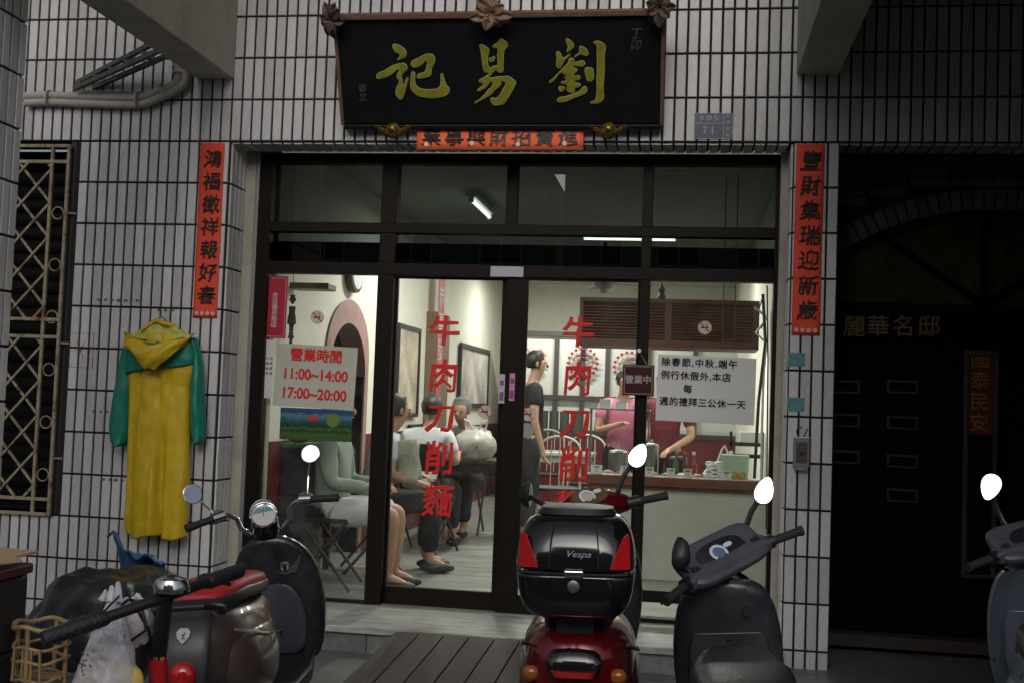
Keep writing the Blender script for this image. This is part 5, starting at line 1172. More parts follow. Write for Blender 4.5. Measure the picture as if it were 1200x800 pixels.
        b = MB(); b.prism([(-.075, -.015), (-.02, .035), (.06, .03), (.085, .05), (.06, -.03), (.0, -.045)], .004, (.06, .874, .80)); b.obj('lock_plate', pbr('grey_plate', (.08, .08, .09), .35, metal=.4), shield)
    else:
        b = MB(); b.loft([(0, .925, .42, .13, .02, 0, 5), (0, .905, .52, .15, .022, 0, 5), (0, .875, .66, .15, .022, 0, 5), (0, .858, .72, .13, .014, 0, 5)], 24); b.obj('glove_box', inner, shield, 1, bev=.004)
        b = MB(); b.lathe([(.018, 0), (.018, -.014)], 16, (.075, .835, .80), 'Y'); b.obj('ignition_lock', BLK_PL, shield, 1)
        b = MB(); b.lathe([(.012, 0), (.012, -.01)], 12, (0, .858, .70), 'Y'); b.obj('bag_hook', CHROME, shield, 1)
    for (sx_, zz) in ((-.19, .50), (.19, .50), (-.17, .37), (.17, .37)): MB().lathe([(.007, 0), (.007, -.008)], 10, (sx_, .935+.9*sx_*sx_-.02, zz), 'Y').obj('screw', BLK_PL, shield)
    # body with side cowls
    if style == 'classic': R = [(0, -.46, .62, .05, .07), (0, -.42, .61, .105, .13), (0, -.34, .60, .15, .165), (0, -.18, .57, .185, .19), (0, .02, .54, .19, .20), (0, .22, .54, .165, .19), (0, .36, .54, .13, .18), (0, .42, .52, .09, .15)]
    elif style == 'round': R = [(0, -.50, .58, .08, .09), (0, -.46, .58, .14, .14), (0, -.37, .575, .178, .175), (0, -.18, .56, .205, .20), (0, .02, .54, .205, .21), (0, .22, .53, .17, .20), (0, .36, .53, .13, .18), (0, .42, .52, .09, .15)]
    else: R = [(0, -.55, .72, .05, .035), (0, -.50, .70, .11, .07), (0, -.36, .66, .15, .11), (0, -.14, .60, .17, .15), (0, .10, .56, .17, .18), (0, .28, .55, .15, .18), (0, .40, .53, .11, .15)]
    b = MB(); b.loft([(x, y, z, a, h, 90, 2.6 if style != 'angular' else 3.5) for (x, y, z, a, h) in R], 32); bd_ = b.obj('body', body, t, 1, sub=1)
    for s in (-1, 1):                          # side cowl bulges with own seam
        b = MB(); b.loft([(s*.10, -.38, .56, .03, .05, 90), (s*.125, -.30, .53, .075, .12, 90), (s*.135, -.10, .50, .085, .155, 90), (s*.13, .12, .49, .075, .145, 90), (s*.11, .28, .49, .05, .10, 90), (s*.10, .34, .49, .02, .05, 90)], 20); b.obj('side_cowl', body, t, 1, sub=1)
        b = MB(); b.tube([(s*.17, -.42, .68), (s*.205, -.1, .60), (s*.19, .2, .56), (s*.15, .36, .50)], .006, 6); b.obj('trim_strip', CHROME if style == 'classic' else BLK_PL, t, 1)
    # seat
    if style == 'angular': R = [(-.44, .775, .10, .03), (-.40, .785, .135, .045), (-.25, .79, .15, .05), (-.05, .785, .15, .045), (.05, .755, .15, .045), (.22, .755, .135, .045), (.38, .75, .10, .04), (.44, .735, .07, .03)]
    else: R = [(-.36, .775, .09, .025), (-.31, .785, .125, .04), (-.10, .79, .145, .045), (.10, .775, .15, .045), (.28, .76, .125, .045), (.40, .745, .085, .04), (.43, .735, .05, .025)]
    b = MB(); b.loft([(0, y, z, a, h, 90, 3.2) for (y, z, a, h) in R], 28); st = b.obj('seat', seatm, t, 1, sub=1)
    b = MB(); b.loft([(0, y, z-.033+(.012 if style == 'classic' else 0), a+.005, .014 if style != 'classic' else .032, 90, 4) for (y, z, a, h) in R], 28); b.obj('seat_base', SEATB, t, 1)
    b = MB(); b.tube([(-.10, -.30, .735), (-.125, -.44, .765), (-.09, -.52, .785), (.09, -.52, .785), (.125, -.44, .765), (.10, -.30, .735)], .013, 10)
    if style == 'round': pass
    elif style != 'angular': b.obj('grab_rail', BLK_PL if style == 'classic' else CHROME, t, 1)
    else:
        b = MB(); b.loft([(0, -.60, .73, .13, .012, 90, 4), (0, -.575, .735, .165, .018, 90, 4), (0, -.53, .735, .17, .016, 90, 4), (0, -.50, .73, .13, .01, 90, 4)], 24); b.obj('grab_rail', CHROME, t, 1, sub=1)
        for s in (-1, 1): MB().tube([(s*.165, -.55, .73), (s*.16, -.40, .70), (s*.14, -.2, .69)], .012, 8).obj('rail_arm', CHROME, t, 1)
    # tail
    if style == 'classic':
        GP = pbr('grey_plastic', (.05, .05, .053), .38, var=.25, vscale=8, dirt=.3, dscale=9, dcol=(.12, .12, .12))
        b = MB(); b.loft([(0, -.475, .46, .06, .02, 0, 3), (0, -.49, .52, .08, .03, 0, 3), (0, -.485, .62, .095, .03, 0, 3), (0, -.44, .71, .09, .03, 0, 3), (0, -.36, .765, .08, .03, 0, 3)], 24); tp = b.obj('tail_panel', GP, t, 1, sub=1)
        b = MB(); b.prism([(0, -.032), (-.022, -.008), (-.026, .012), (-.014, .026), (.014, .026), (.026, .012), (.022, -.008)], .004, (0, -.486, .680), uy=(0, .45, .9), un=(0, -.9, .45)); b.obj('emblem', pbr('pearl_badge', (.35, .35, .36), .45, metal=.2), tp)
        b = MB(); b.tube([(-.006, -.492, .680), (.006, -.486, .690), (-.002, -.497, .670), (.008, -.495, .671)], .002, 5); b.obj('emblem_mark', BLACKINK, tp)
        b = MB(); b.blob((0, -.515, .545), (.050, .035, .048), 18, 12); tl_ = b.obj('tail_light', RLN, t, 1); MB().lathe([(.05, -.505), (.054, -.50), (.054, -.49)], 24, (0, 0, .545), 'Y', cap=False).obj('bezel', CHROME, tl_, 1)
        px_ = .15
    elif style == 'round':
        b = MB(); b.loft([(0, -.485, .575, .06, .02, 0, 3), (0, -.500, .60, .090, .03, 0, 3), (0, -.495, .64, .095, .03, 0, 3), (0, -.475, .68, .075, .03, 0, 3)], 24); tl_ = b.obj('tail_light', BLK_GL, t, 1, sub=1)
        b = MB(); b.loft([(0, -.517, .592, .062, .018, 0, 5), (0, -.520, .612, .072, .02, 0, 5)], 24); b.obj('lens', RLN, tl_, 1)
    else:
        b = MB(); b.loft([(0, -.55, .63, .10, .02, 0, 4), (0, -.57, .68, .12, .02, 0, 4)], 24); b.obj('tail_light', RLN, t, 1)
    for s in (-1, 1):
        b = MB(); b.blob((s*.140, -.455, .585) if style == 'round' else (s*.135, -.47, .46), (.030, .022, .026) if style == 'round' else (.035, .03, .02), 14, 8); b.obj('indicator', ORG, t, 1)
    b = MB(); b.box(-.13, .13, -.50, -.497, .30, .43, None); pl_ = b.obj('number_plate', pbr('plate_white_blue', (.62, .66, .68), .35), t)
    # steering head
    if style == 'classic':
        b = MB(S); b.loft([(0, .86, .93, .055, .05, 0, 2.4), (0, .85, .98, .065, .062, 0, 2.3), (0, .845, 1.02, .068, .066, 0, 2.2), (0, .835, 1.045, .06, .06, 25, 2.2)], 24); hd_ = b.obj('headlight_pod', BLK_GL, t, 1, sub=1)
        G = S @ Matrix.Translation((0, .80, 1.048)) @ Matrix.Rotation(radians(60), 4, 'X')
        b = MB(G); b.lathe([(.060, -.02), (.062, .006), (.057, .010), (.054, .009), (.0535, .002)], 28); gg = b.obj('gauge', CHROME, t, 1)
        b = MB(G); b.lathe([(.054, .004), (.0001, .004)], 28, cap=False); b.obj('dial', pbr('dial_pale', (.50, .50, .48), .3), gg)
        b = MB(G); b.prism([(-.05, .018), (-.03, .042), (.03, .042), (.05, .018)], .001, (0, 0, .0045), uy=(0, 1, 0), un=(0, 0, 1)); b.obj('dial_window', pbr('teal_dial', (.05, .25, .30), .3), gg); b = MB(G); b.box(-.002, .002, -.005, .035, .006, .0065); b.obj('needle', RLN, gg)
        b = MB(G); b.grid(20, 4, lambda u, v: Vector((.064*cos(pi*u), .064*sin(pi*u)+.006*v, .006+.03*v*sin(pi*u)))); b.obj('visor', CHROME, gg, 2, solid=.003)
        for s in (-1, 1):
            b = MB(S); P = [(s*.03, .86, .97), (s*.075, .85, .975), (s*.115, .84, 1.01), (s*.125, .825, 1.06), (s*.16, .80, 1.085), (s*.21, .775, 1.085)]; b.tube(P, .0115, 10); b.obj('handlebar', CHROME, t, 1)
            gripset(t, S, s, (s*.235, .765, 1.083), (s*.345, .72, 1.07), True)
            b = MB(S); b.blob((s*.205, .81, 1.10), (.032, .03, .022), 12, 8); b.obj('brake_reservoir', CHROME, t, 1)
        mirror(t, S, (-.215, .78, 1.10), (-.30, .77, 1.215), 'round', (.45, -1, .10), (.046, .046), True); mirror(t, S, (.215, .78, 1.10), (.265, .80, 1.295), 'round', (-.25, -1, .30), (.044, .044), True)
    else:
        if style == 'round': col = body; L = [(-.21, .80, .985, .030, .026), (-.14, .815, 1.0, .05, .045), (-.07, .83, 1.015, .072, .055), (0, .835, 1.02, .082, .060), (.07, .83, 1.015, .072, .055), (.14, .815, 1.0, .05, .045), (.21, .80, .985, .030, .026)]
        else: col = pbr('charcoal_cowl', (.075, .084, .105), .40, var=.2, vscale=10, dirt=.35, dscale=12, dcol=(.10, .10, .11)); L = [(-.22, .765, .985, .028, .024), (-.15, .80, .995, .05, .032), (-.09, .82, 1.0, .07, .036), (0, .83, 1.0, .08, .038), (.09, .82, 1.0, .07, .036), (.15, .80, .995, .05, .032), (.22, .765, .985, .028, .024)]
        b = MB(S); vs = []; k = 20
        for (x, y, z, a, h) in L:
            for i in range(k):
                th = 2*pi*i/k; n_ = 2/2.6 if style == 'round' else 2/4; u = a*abs(cos(th))**n_*(1 if cos(th) > 0 else -1); v = h*abs(sin(th))**n_*(1 if sin(th) > 0 else -1)
                vs.append((x, y+u*.9-v*.35, z+v+u*.42))
        m_ = len(L); b.add(vs, [(i*k+j, i*k+(j+1) % k, (i+1)*k+(j+1) % k, (i+1)*k+j) for i in range(m_-1) for j in range(k)]+[list(range(k))[::-1], list(range((m_-1)*k, m_*k))]); cw = b.obj('handlebar_cowl', col, t, 1, sub=1)
        if style == 'angular':
            G0 = S @ Matrix.Translation((0, .80, 1.02)) @ Matrix.Rotation(radians(46), 4, 'X')
            b = MB(G0); b.loft([(0, .03, -.085, .10, .05, 0, 3), (0, .01, -.055, .17, .085, 0, 4), (0, 0, -.01, .20, .098, 0, 4.5), (0, 0, .012, .19, .092, 0, 5), (0, 0, .020, .165, .078, 0, 5), (0, 0, .012, .13, .062, 0, 4), (0, 0, .010, .05, .03, 0, 4)], 40); b.obj('console', col, cw, 1, sub=1)
            for s in (-1, 1): b = MB(G0); b.box(s*.15-.016, s*.15+.016, -.03, -.01, .014, .028); b.obj('button', BLK_PL, cw, bev=.004)
        b = MB(S); b.loft([(0, .90, .90, .05, .05, 0, 3), (0, .87, .98, .055, .05, 0, 3)], 16); b.obj('steering_neck', BLK_PL, t, 1)
        G = S @ Matrix.Translation((0, .785 if style == 'round' else .793, 1.064 if style == 'round' else 1.032)) @ Matrix.Rotation(radians(46), 4, 'X')
        gpm = pbr('dial_dark', (.02, .025, .03), .12, coat=.8) if style != 'round' else pbr('bronze_gauge', (.30, .18, .10), .25, metal=.6, var=.3, vscale=20)
        aa, bb = (.082, .045) if style == 'round' else (.112, .052)
        b = MB(G); b.loft([(0, 0, -.02, aa*1.06, bb*1.06, 0, 2.6), (0, 0, .003, aa, bb, 0, 2.6)], 32); gg = b.obj('gauge', gpm, cw, 1)
        b = MB(G); b.tube([(-.015+.031*cos(a*pi/14), -.004+.031*sin(a*pi/14), .006) for a in range(-3, 18)], .006, 8, r2=.002); b.obj('speed_arc', pbr('dial_white', (.65, .7, .75), .3), gg, 1)
        b = MB(G); b.lathe([(.024, .004), (.0001, .0045)], 20, (-.015, -.004, 0), cap=False); b.obj('dial', pbr('dial_blue', (.12, .18, .30), .3) if style != 'round' else pbr('dial_pale', (.5, .5, .48)), gg)
        b = MB(G); b.loft([(.042, .012, .003, .020, .010, 0, 3), (.042, .012, .006, .019, .009, 0, 3)], 16); b.obj('fuel_dial', pbr('dial_white', (.65, .7, .75)), gg)
        for s in (-1, 1):
            gripset(t, S, s, (s*.225, .765, .985), (s*.335, .73, .98), False)
        if style == 'round': mirror(t, S, (.15, .82, 1.03), (.285, .80, 1.175), 'drop', (-.40, -1, .31), (.039, .060, -.7), False); mirror(t, S, (-.15, .82, 1.03), (-.24, .86, 1.13), 'drop', (.8, -.6, -.3), (.045, .06, .4), False)
        else:
            mirror(t, S, (.15, .82, 1.03), (.325, .84, 1.155), 'drop', (-.50, -1, .42), (.037, .060, -.7), False)
            if lmir: mirror(t, S, lmir[0], lmir[1], 'drop', lmir[2], lmir[3], False)
            else: mirror(t, S, (-.17, .78, 1.02), (-.225, .73, 1.11), 'drop', (-.3, 1, .1), (.036, .062, .5), False)
        b = MB(S); b.tube([(-.2, .83, .95), (-.1, .9, .9), (0, .92, .8)], .006, 6); b.obj('brake_cable', BLK_PL, t, 1)
        b = MB(S); b.blob((0, .935, .985), (.085, .04, .055), 18, 10); b.obj('headlight', CLENS, t, 1)
    b = MB(); b.tube([(-.08, .12, .20), (-.20, .02, .02), (-.21, -.02, .012)], .009, 8); b.obj('side_stand', STEEL, t, 1)
    if style == 'classic':
        for o in t.children:
            if o.name.split('.')[0] in ('body', 'side_cowl', 'trim_strip', 'seat', 'seat_base', 'grab_rail', 'tail_panel', 'tail_light', 'indicator'): o.location.z = .065
    if style == 'angular':
        for o in t.children:
            if o.name.split('.')[0] in ('seat', 'seat_base'): o.location.z = -.015
    if top_box:
        y0 = -.50; z0 = .775; kz = 1.2; kx = 1.08
        b = MB(); b.box(-.06, .06, y0+.05, y0+.22, z0-.06, z0-.0); b.tube([(-.09, -.36, .70), (-.09, -.40, .78), (.09, -.40, .78), (.09, -.36, .70)], .011, 8); b.obj('carrier', BLK_PL, t, bev=.004)
        X = t
        yc = y0+.08
        def rr(z, a, b_, n=4.2, dy=0): return (0, yc+dy, z0+z*kz, a*kx, b_, 0, n)
        b = MB(); b.loft([rr(0, .115, .11), rr(.012, .145, .14), rr(.05, .168, .162), rr(.10, .176, .172), rr(.120, .177, .173), rr(.1245, .177, .173)], 40); tb = b.obj('top_box', BLK_GL, t, 1, sub=1)
        b = MB(); b.loft([rr(.129, .177, .173), rr(.133, .178, .174), rr(.17, .178, .173), rr(.225, .168, .160, 3.6, .006), rr(.262, .146, .135, 3.2, .014), rr(.275, .11, .10, 3, .018)], 40); b.obj('lid', BLK_GL, tb, 1, sub=1)
        b = MB(); b.loft([rr(.272, .118, .11, 3.2, .02), rr(.288, .108, .10, 3.2, .022), rr(.292, .07, .07, 3, .022)], 32); b.obj('back_pad', BLK_PL, tb, 1)
        b = MB(); b.loft([rr(.1235, .1785, .1748), rr(.1295, .1785, .1748)], 40, cap=False); b.obj('seam_strip', pbr('dark_chrome', (.20, .22, .28), .2, metal=.9), tb, 1)
        for s in (-1, 1):
            b = MB(); yb_ = yc-.171
            def bend(x): return yb_+ (abs(x)/.176)**5*.055
            P = [(.148, .140), (.102, .140), (.140, .222), (.152, .232), (.160, .222), (.164, .140)]
            vs = [(s*p[0]*kx, bend(p[0])-.013+(.012 if p[1] > .2 else 0), z0+p[1]*kz) for p in P]+[(s*p[0]*kx, bend(p[0])+.02, z0+p[1]*kz) for p in P]
            n = 6; b.add(vs, [list(range(n)), list(range(n, 2*n))[::-1]]+[(i, (i+1) % n, (i+1) % n+n, i+n) for i in range(n)]); b.obj('reflector', RLN, tb, bev=.003)
        b = MB(); b.lathe([(.019, yc-.176), (.019, yc-.182), (.012, yc-.184)], 20, (0, 0, z0+.095*kz), 'Y'); b.obj('lock', STEEL, tb, 1)
        b = MB(); b.box(-.03, .03, yc-.183, yc-.172, z0+.120*kz, z0+.135*kz); b.obj('latch', CHROME, tb, bev=.003)
        for s in (-.075, .075): MB().tube([(s*1.02, yc-.178, z0+.14*kz), (s, yc-.168, z0+.20*kz), (s*.9, yc-.135, z0+.255*kz)], .0022, 6).obj('crease', BLK_PL, tb, 1)
        text('Vespa', .026, pbr('silver_script', (.7, .7, .72), .25, metal=.8), tb, (.012, yc-.179, z0+.178*kz), shear=.35, off=.01, sx=1.2, ext=.0012, rot=(pi/2-.12, 0, 0))
    return t
ZS = -.05
def place(tail, bar, yl_tail, yl_bar):
    """tail, bar: world points; returns ground position of the scooter's origin and its heading"""
    d = Vector((bar.x-tail.x, bar.y-tail.y)); h = atan2(-d.x, d.y); u = Vector((-sin(h), cos(h)))
    m_ = Vector((bar.x, bar.y))-u*yl_bar; return (m_.x, m_.y, ZS), h
RUBY = pbr('dark_red_metallic', (.16, .006, .014), .22, metal=.45, coat=.8, var=.1, dirt=.06, dscale=12)
BRN = pbr('brown_metallic', (.13, .092, .090), .28, metal=.35, coat=.5, var=.1, dirt=.12, dscale=10)
BINN = pbr('scuffed_black_panel', (.020, .020, .025), .30, var=.35, vscale=6, dirt=.55, dscale=5, dcol=(.085, .085, .10), coat=.3)
SBLUE = pbr('silver_blue_metallic', (.17, .20, .27), .32, metal=.5, coat=.3, var=.12, dirt=.2, dscale=8)
REDS = pbr('red_seat_cover', (.42, .02, .025), .5, var=.1, bump=.1)
loc, h = place(at(276, 773, Z=.43), at(338, 603, Z=.853), -.515*.86, .80*.86)
scooter('black and brown scooter with red seat and round chrome mirrors, leftmost of the row', loc, h, radians(-6), radians(16), BRN, BINN, REDS, 'classic', zk=.86)
loc, h = place(at(677, 665, Z=.87), at(699, 594, Z=.92), -.42*.96, .82*.96)
scooter('dark red scooter with black top box seen from behind, before the glass doors', loc, h-.0, radians(-1), radians(33), RUBY, BINN, SEATB, 'round', True, zk=.96)
loc, h = place(at(878, 785, Z=.53), at(876, 660, Z=.835), -.50*.9, .80*.9)
scooter('charcoal black scooter with handlebar turned left, before the right pane', loc, h, radians(-5), radians(40), BLK_GL, pbr('grey_black_panel', (.034, .037, .046), .33, var=.3, vscale=5, dirt=.5, dscale=6, dcol=(.10, .105, .125), coat=.25), SEATB, 'angular', zk=.90)
loc, h = place(at(1282, 800, Z=.59), at(1240, 642, Z=.87), -.50, .76)
scooter('silver blue scooter cut by the right edge before the dark doorway', loc, h, radians(-4), radians(25), SBLUE, SBLUE, SEATB, 'angular', lmir=((-.08, .84, 1.05), (-.11, .86, 1.25), (-.30, -1, .30), (.040, .060, 2.6)), zk=.94)
# ------------------------------------------------------------------ bicycle with bags
q = at(196, 700, Z=.84); T = thing('bicycle', 'small bicycle with straight black handlebar and red frame before the brown scooter', 'bicycle', (0, 0, 0))
gl, gr = at(50, 749, Z=.78), at(281, 668, Z=.88); c = at(196, 698, Z=.855)
fw = Vector((c.x-gl.x, c.y-gl.y, 0)).normalized(); fwd = Vector((-fw.y, fw.x, 0))
GRIP = pbr('quilted_grip', (.022, .023, .030), .5, bump=.4, bscale=120)
BF = pbr('red_bike_frame', (.42, .012, .018), .25, coat=.5)
pa, pb = gl.lerp(c, .45), gr.lerp(c, .45)
MB().tube([pa, gl.lerp(c, .75), c, gr.lerp(c, .75), pb], .013, 10).obj('handlebar', BLK_PL, T, 1)
for (p, q2) in ((gl, pa), (gr, pb)):
    n = 16; pts = [p.lerp(q2, i/n) for i in range(n+1)]; MB().tube(pts, [.0185+.0012*(i % 2) for i in range(n+1)], 12).obj('grip', GRIP, T, 1)
st0 = at(186, 762, Z=.70)
MB().tube([c, c.lerp(st0, .3), st0], [.017, .017, .021], 12).obj('stem', BLK_PL, T, 1)
b = MB(); b.lathe([(.042, 0), (.044, .012), (.036, .03), (.018, .036), (.0, .037)], 20, c+Vector((.01, 0, .012)), cap=False); b.obj('bell', CHROME, T, 1)
b = MB(); b.lathe([(.015, .0375), (.0, .040)], 16, c+Vector((.01, 0, .012)), cap=False); b.obj('bell_cap', BLK_PL, T, 1)
for (p, s) in ((pa, -1), (pb, 1)):
    b = MB(); b.blob(p+fwd*.01, (.03, .022, .02), 12, 8); b.tube([p+fwd*.02, p+fwd*.05-fw*s*-.02, p+fw*s*.08+fwd*.045+Vector((0, 0, -.02))], [.008, .006, .005], 8); b.obj('brake_lever', BLK_PL if s > 0 else BLK_PL, T, 1)
for k, (p, o_) in enumerate(((pa, .05), (pb, .09), (pb, .13))):
    MB().tube([p+fwd*.02, p.lerp(c, .6)+fwd*(.06+o_)+Vector((0, 0, .02-.03*k)), c+fwd*(.05+o_)+Vector((.03*k, 0, -.10)), st0+fwd*.03+Vector((.02*k, 0, -.05))], .0032, 6).obj('cable', BLK_PL, T, 1)
hd0 = st0+Vector((0, 0, -.02)); fr = hd0+Vector((.02, 0, -.20))
MB().tube([hd0, fr], .024, 12).obj('head_tube', BF, T, 1)
tb0 = fr.lerp(hd0, .4); rear = tb0-fwd*.42+Vector((-.02, 0, -.16))
MB().loft([(0, 0, 0, .02, .02, 90)], 8)
MB().tube([tb0, tb0.lerp(rear, .5)+Vector((0, 0, -.02)), rear], [.034, .028, .026], 14, r2=.024).obj('frame_tube', BF, T, 1)
MB().tube([rear, rear+Vector((0, 0, .22))-fwd*.05], .016, 10).obj('seat_tube', BF, T, 1)
MB().tube([fr, fr+fwd*.05+Vector((0, 0, -.25))], .016, 10).obj('fork', BF, T, 1)
wr_ = .20
for cc in (Vector((fr.x, fr.y, 0))+fwd*.05+Vector((0, 0, ZS+wr_+.012)), Vector((rear.x, rear.y, ZS+wr_+.012))-fwd*.28):
    w_ = MB().tube([cc+fwd*wr_*cos(a*pi/16)+Vector((0, 0, wr_*sin(a*pi/16))) for a in range(32)], .017, 10, closed=True).obj('wheel', RUBBER, T, 1)
    b = MB()
    for a in range(14): b.tube([cc, cc+fwd*wr_*cos(a*pi/7)+Vector((0, 0, wr_*sin(a*pi/7)))], .0014, 4)
    b.obj('spokes', STEEL, w_)
MB().tube([fr+fwd*.05+Vector((0, 0, -.25)), Vector((fr.x, fr.y, ZS+wr_+.012))+fwd*.05], .012, 8).obj('fork_end', BF, T, 1); MB().tube([rear, Vector((rear.x, rear.y, ZS+wr_+.012))-fwd*.28], .012, 8).obj('chain_stay', BF, T, 1)
MB().blob(rear+Vector((0, 0, .24))-fwd*.06, (.07, .11, .03), 14, 8).obj('saddle', SEATB, T, 1)
b = MB(); bl = at(150, 755, Z=.70)                # wire pouch in front of the bar
b.tube([at(133, 716, Z=.80), at(150, 702, Z=.83), at(163, 703, Z=.83), at(170, 728, Z=.78), at(171, 738, Z=.76), at(146, 755, Z=.72), at(140, 740, Z=.75), at(133, 716, Z=.80)], .004, 6); b.obj('wire_holder', BLK_PL, T, 1)
b = MB(); cc = at(158, 775, Z=.66); b.loft([(cc.x, cc.y, cc.z-.06, .015, .03, 0), (cc.x, cc.y, cc.z-.03, .032, .045, 0), (cc.x+.01, cc.y, cc.z+.03, .034, .05, 0), (cc.x+.035, cc.y, cc.z+.075, .02, .03, 0)], 16); b.obj('pouch', SEATB, T, 1)
hp = at(132, 712, Z=.815)
CLP = pbr('thin_white_plastic', (.80, .80, .88), .22, alpha=.60, bump=.6, bscale=16)
t = thing('carrier_bag', 'translucent white plastic bag of yellow food hanging from the bicycle handlebar', 'bag', hp)
qd = (hp-Vector(CAM)).length
def pxo(px, py): p = at(px, py, Y=hp.y); return (p.x-hp.x, p.z-hp.z)
rows = [(700, 128, 138), (712, 122, 143), (722, 119, 146), (735, 112, 147), (750, 105, 151), (765, 99, 156), (785, 92, 161), (805, 84, 165), (820, 84, 164), (830, 92, 158)]
b = MB()
def bagf(k, m_=1.0):
    def fn(u, v):
        f_ = v*(len(rows)-1); i = min(int(f_), len(rows)-2); g = f_-i; y = rows[i][0]+(rows[i+1][0]-rows[i][0])*g; x0 = rows[i][1]+(rows[i+1][1]-rows[i][1])*g; x1 = rows[i][2]+(rows[i+1][2]-rows[i][2])*g
        a = 2*pi*u; X0_, Z_ = pxo(x0, y); X1_, _ = pxo(x1, y); xx = (X0_+X1_)/2-(X1_-X0_)/2*cos(a)*m_; r_ = (X1_-X0_)/2
        nz_ = noise.noise(Vector((xx*22, a*1.5, v*7)))*.022*v+(abs(noise.noise(Vector((xx*45, a*3, v*16))))-.2)*.014; return Vector((xx+nz_*cos(a)*.5, -r_*.75*sin(a)*m_-.010*sin(xx*70+v*8)*v-nz_, Z_+.4*nz_*v))
    return fn
b.grid(80, 70, bagf(0)); b.obj('sack', CLP, t, 2)
for s in (-1, 0, 1): MB().tube([(s*.01, 0, .02), (s*.016, -.01, .05+.01*s), (s*.022, -.012, .02)], [.010, .007, .010], 8).obj('handle_loop', CLP, t, 1)
for k, (px, py, r, mt) in enumerate(((115, 788, .05, pbr('pale_food', (.58, .42, .22), .6, var=.2)), (130, 805, .06, pbr('pale_food', (.58, .42, .22))), (146, 798, .045, pbr('yellow_food', (.75, .55, .10), .5)), (105, 812, .05, pbr('pale_food', (.58, .42, .22))))):
    X_, Z_ = pxo(px, py); b = MB(); b.blob((X_, .005, Z_), (r, r*.6, r), 14, 10, lambda d: 1+.1*noise.noise(d*4)); b.obj('food_packet', mt, t, 1)
X_, Z_ = pxo(121, 768); b = MB(); rb = random.Random(9)
for k in range(9): x_, z_ = X_+rb.uniform(-.018, .018), Z_+rb.uniform(-.03, .03); b.bar((x_, hp.y-hp.y-.078, z_), (x_+rb.uniform(-.012, .012), -.078, z_+rb.uniform(-.010, .010)), .0006, .0035, up=(0, 0, 1))
b.obj('faint_print', pbr('faint_print', (.10, .10, .12), .6), t)['kind'] = 'stuff'
q = at(157, 728, Z=.77); t = thing('tissue_bundle', 'crumpled white tissue bundle tucked in the wire holder of the bicycle', 'tissue', q)
MB().blob((0, 0, 0), (.048, .035, .062), 26, 18, lambda d: 1+.25*noise.noise(d*3)+.1*noise.noise(d*9)).obj('paper', pbr('tissue_white', (.66, .60, .66), .8, bump=.6, bscale=30), t, 1)
# ------------------------------------------------------------------ rubbish, rattan, cardboard at the lower left
BAGM = pbr('black_bin_bag', (.022, .026, .028), .34, bump=1.0, bscale=7, var=.3, vscale=4)
def binbag(c, r, seed, lab):
    b = MB()
    def fn(d):
        k = 1+.20*noise.noise(d*1.5+Vector((seed, 0, 0)))
        for f, g in ((3.1, .10), (6.3, .05), (12, .02)): k += g*(.35-abs(noise.noise(Vector((d.x, d.y, d.z*.6))*f+Vector((0, seed, 0)))))
        return k
    b.blob(c, r, 72, 48, fn); b.v = [Vector((v.x, v.y, max(v.z, -.046))) for v in b.v]
    o = b.obj('bin_bag', BAGM, None, 2); tag(o, lab, 'bin bag')
c1 = at(78, 740, Y=-1.35); binbag((c1.x, -1.0, .13), (.36, .32, .30), 2, 'large shiny black bin bag behind the rattan frame')
c2 = at(140, 730, Y=-1.1); binbag((c2.x-.02, -.82, .12), (.28, .28, .28), 6, 'second black bin bag behind the plastic bag, nearer the scooter')
c3 = at(145, 690, Y=-.7)
b = MB(); b.grid(26, 14, lambda u, v: Vector((c3.x-.17+.38*u, -.60+.22*v-.1*u, .52-.12*u+.05*noise.noise(Vector((u*5, v*5, 0)))-.25*v*v+.025*sin(u*9+v*4)))); tag(b.obj('blue_tarp', pbr('blue_plastic_sheet', (.02, .13, .30), .4, bump=.6, bscale=12), None, 2, solid=.004), 'crumpled blue plastic sheet lying over the black bags by the wall', 'tarp')
RAT = pbr('rattan', (.36, .24, .12), .45, var=.3, vscale=25, stretch=(1, 1, 1), dirt=.3, dscale=20, dcol=(.12, .07, .03))
ytr = -2.9
q = at(50, 735, Y=ytr); t = thing('rattan_chair_frame', 'small rattan chair frame of bent canes at the lower left', 'chair', (q.x, ytr, ZS))
h0 = q.z-ZS; wx = .092
def hoop(z, a=wx, bb=.085, r=.010, nm='cane'): r *= .7; MB().tube([(a*cos(k*pi/14), bb*sin(k*pi/14), z+.006*sin(k)) for k in range(28)], r, 8, closed=True).obj(nm, RAT, t, 1)
hoop(h0+.012, wx, .09, .0115); hoop(h0-.055, wx*.97, .085, .008); hoop(h0-.10, wx*.96, .085, .009); hoop(h0-.16, wx*.94, .083, .008); hoop(h0-.30, wx*.94, .083, .009)
for a in (0, pi, pi/2, -pi/2): MB().tube([(wx*.97*cos(a), .085*sin(a), 0), (wx*.95*cos(a), .085*sin(a), h0-.05), (wx*cos(a), .088*sin(a), h0+.01)], .0075, 8).obj('leg', RAT, t, 1)
for k in range(4): MB().tube([(-.05+.033*k, -.083, h0-.16), (-.045+.03*k, -.086, h0-.055)], .0045, 6).obj('spindle', RAT, t, 1)
for k in range(3): MB().tube([(-.09, -.02+.03*k, h0-.16), (.09, -.02+.03*k, h0-.16)], .005, 6).obj('seat_cane', RAT, t, 1)
yc_ = -3.0; q = at(10, 652, Y=yc_)
t = thing('crate_stack', 'dark covered crate stack at the left edge under the cardboard', 'crates', (q.x-.22, yc_, ZS))
hh_ = q.z-ZS-.02
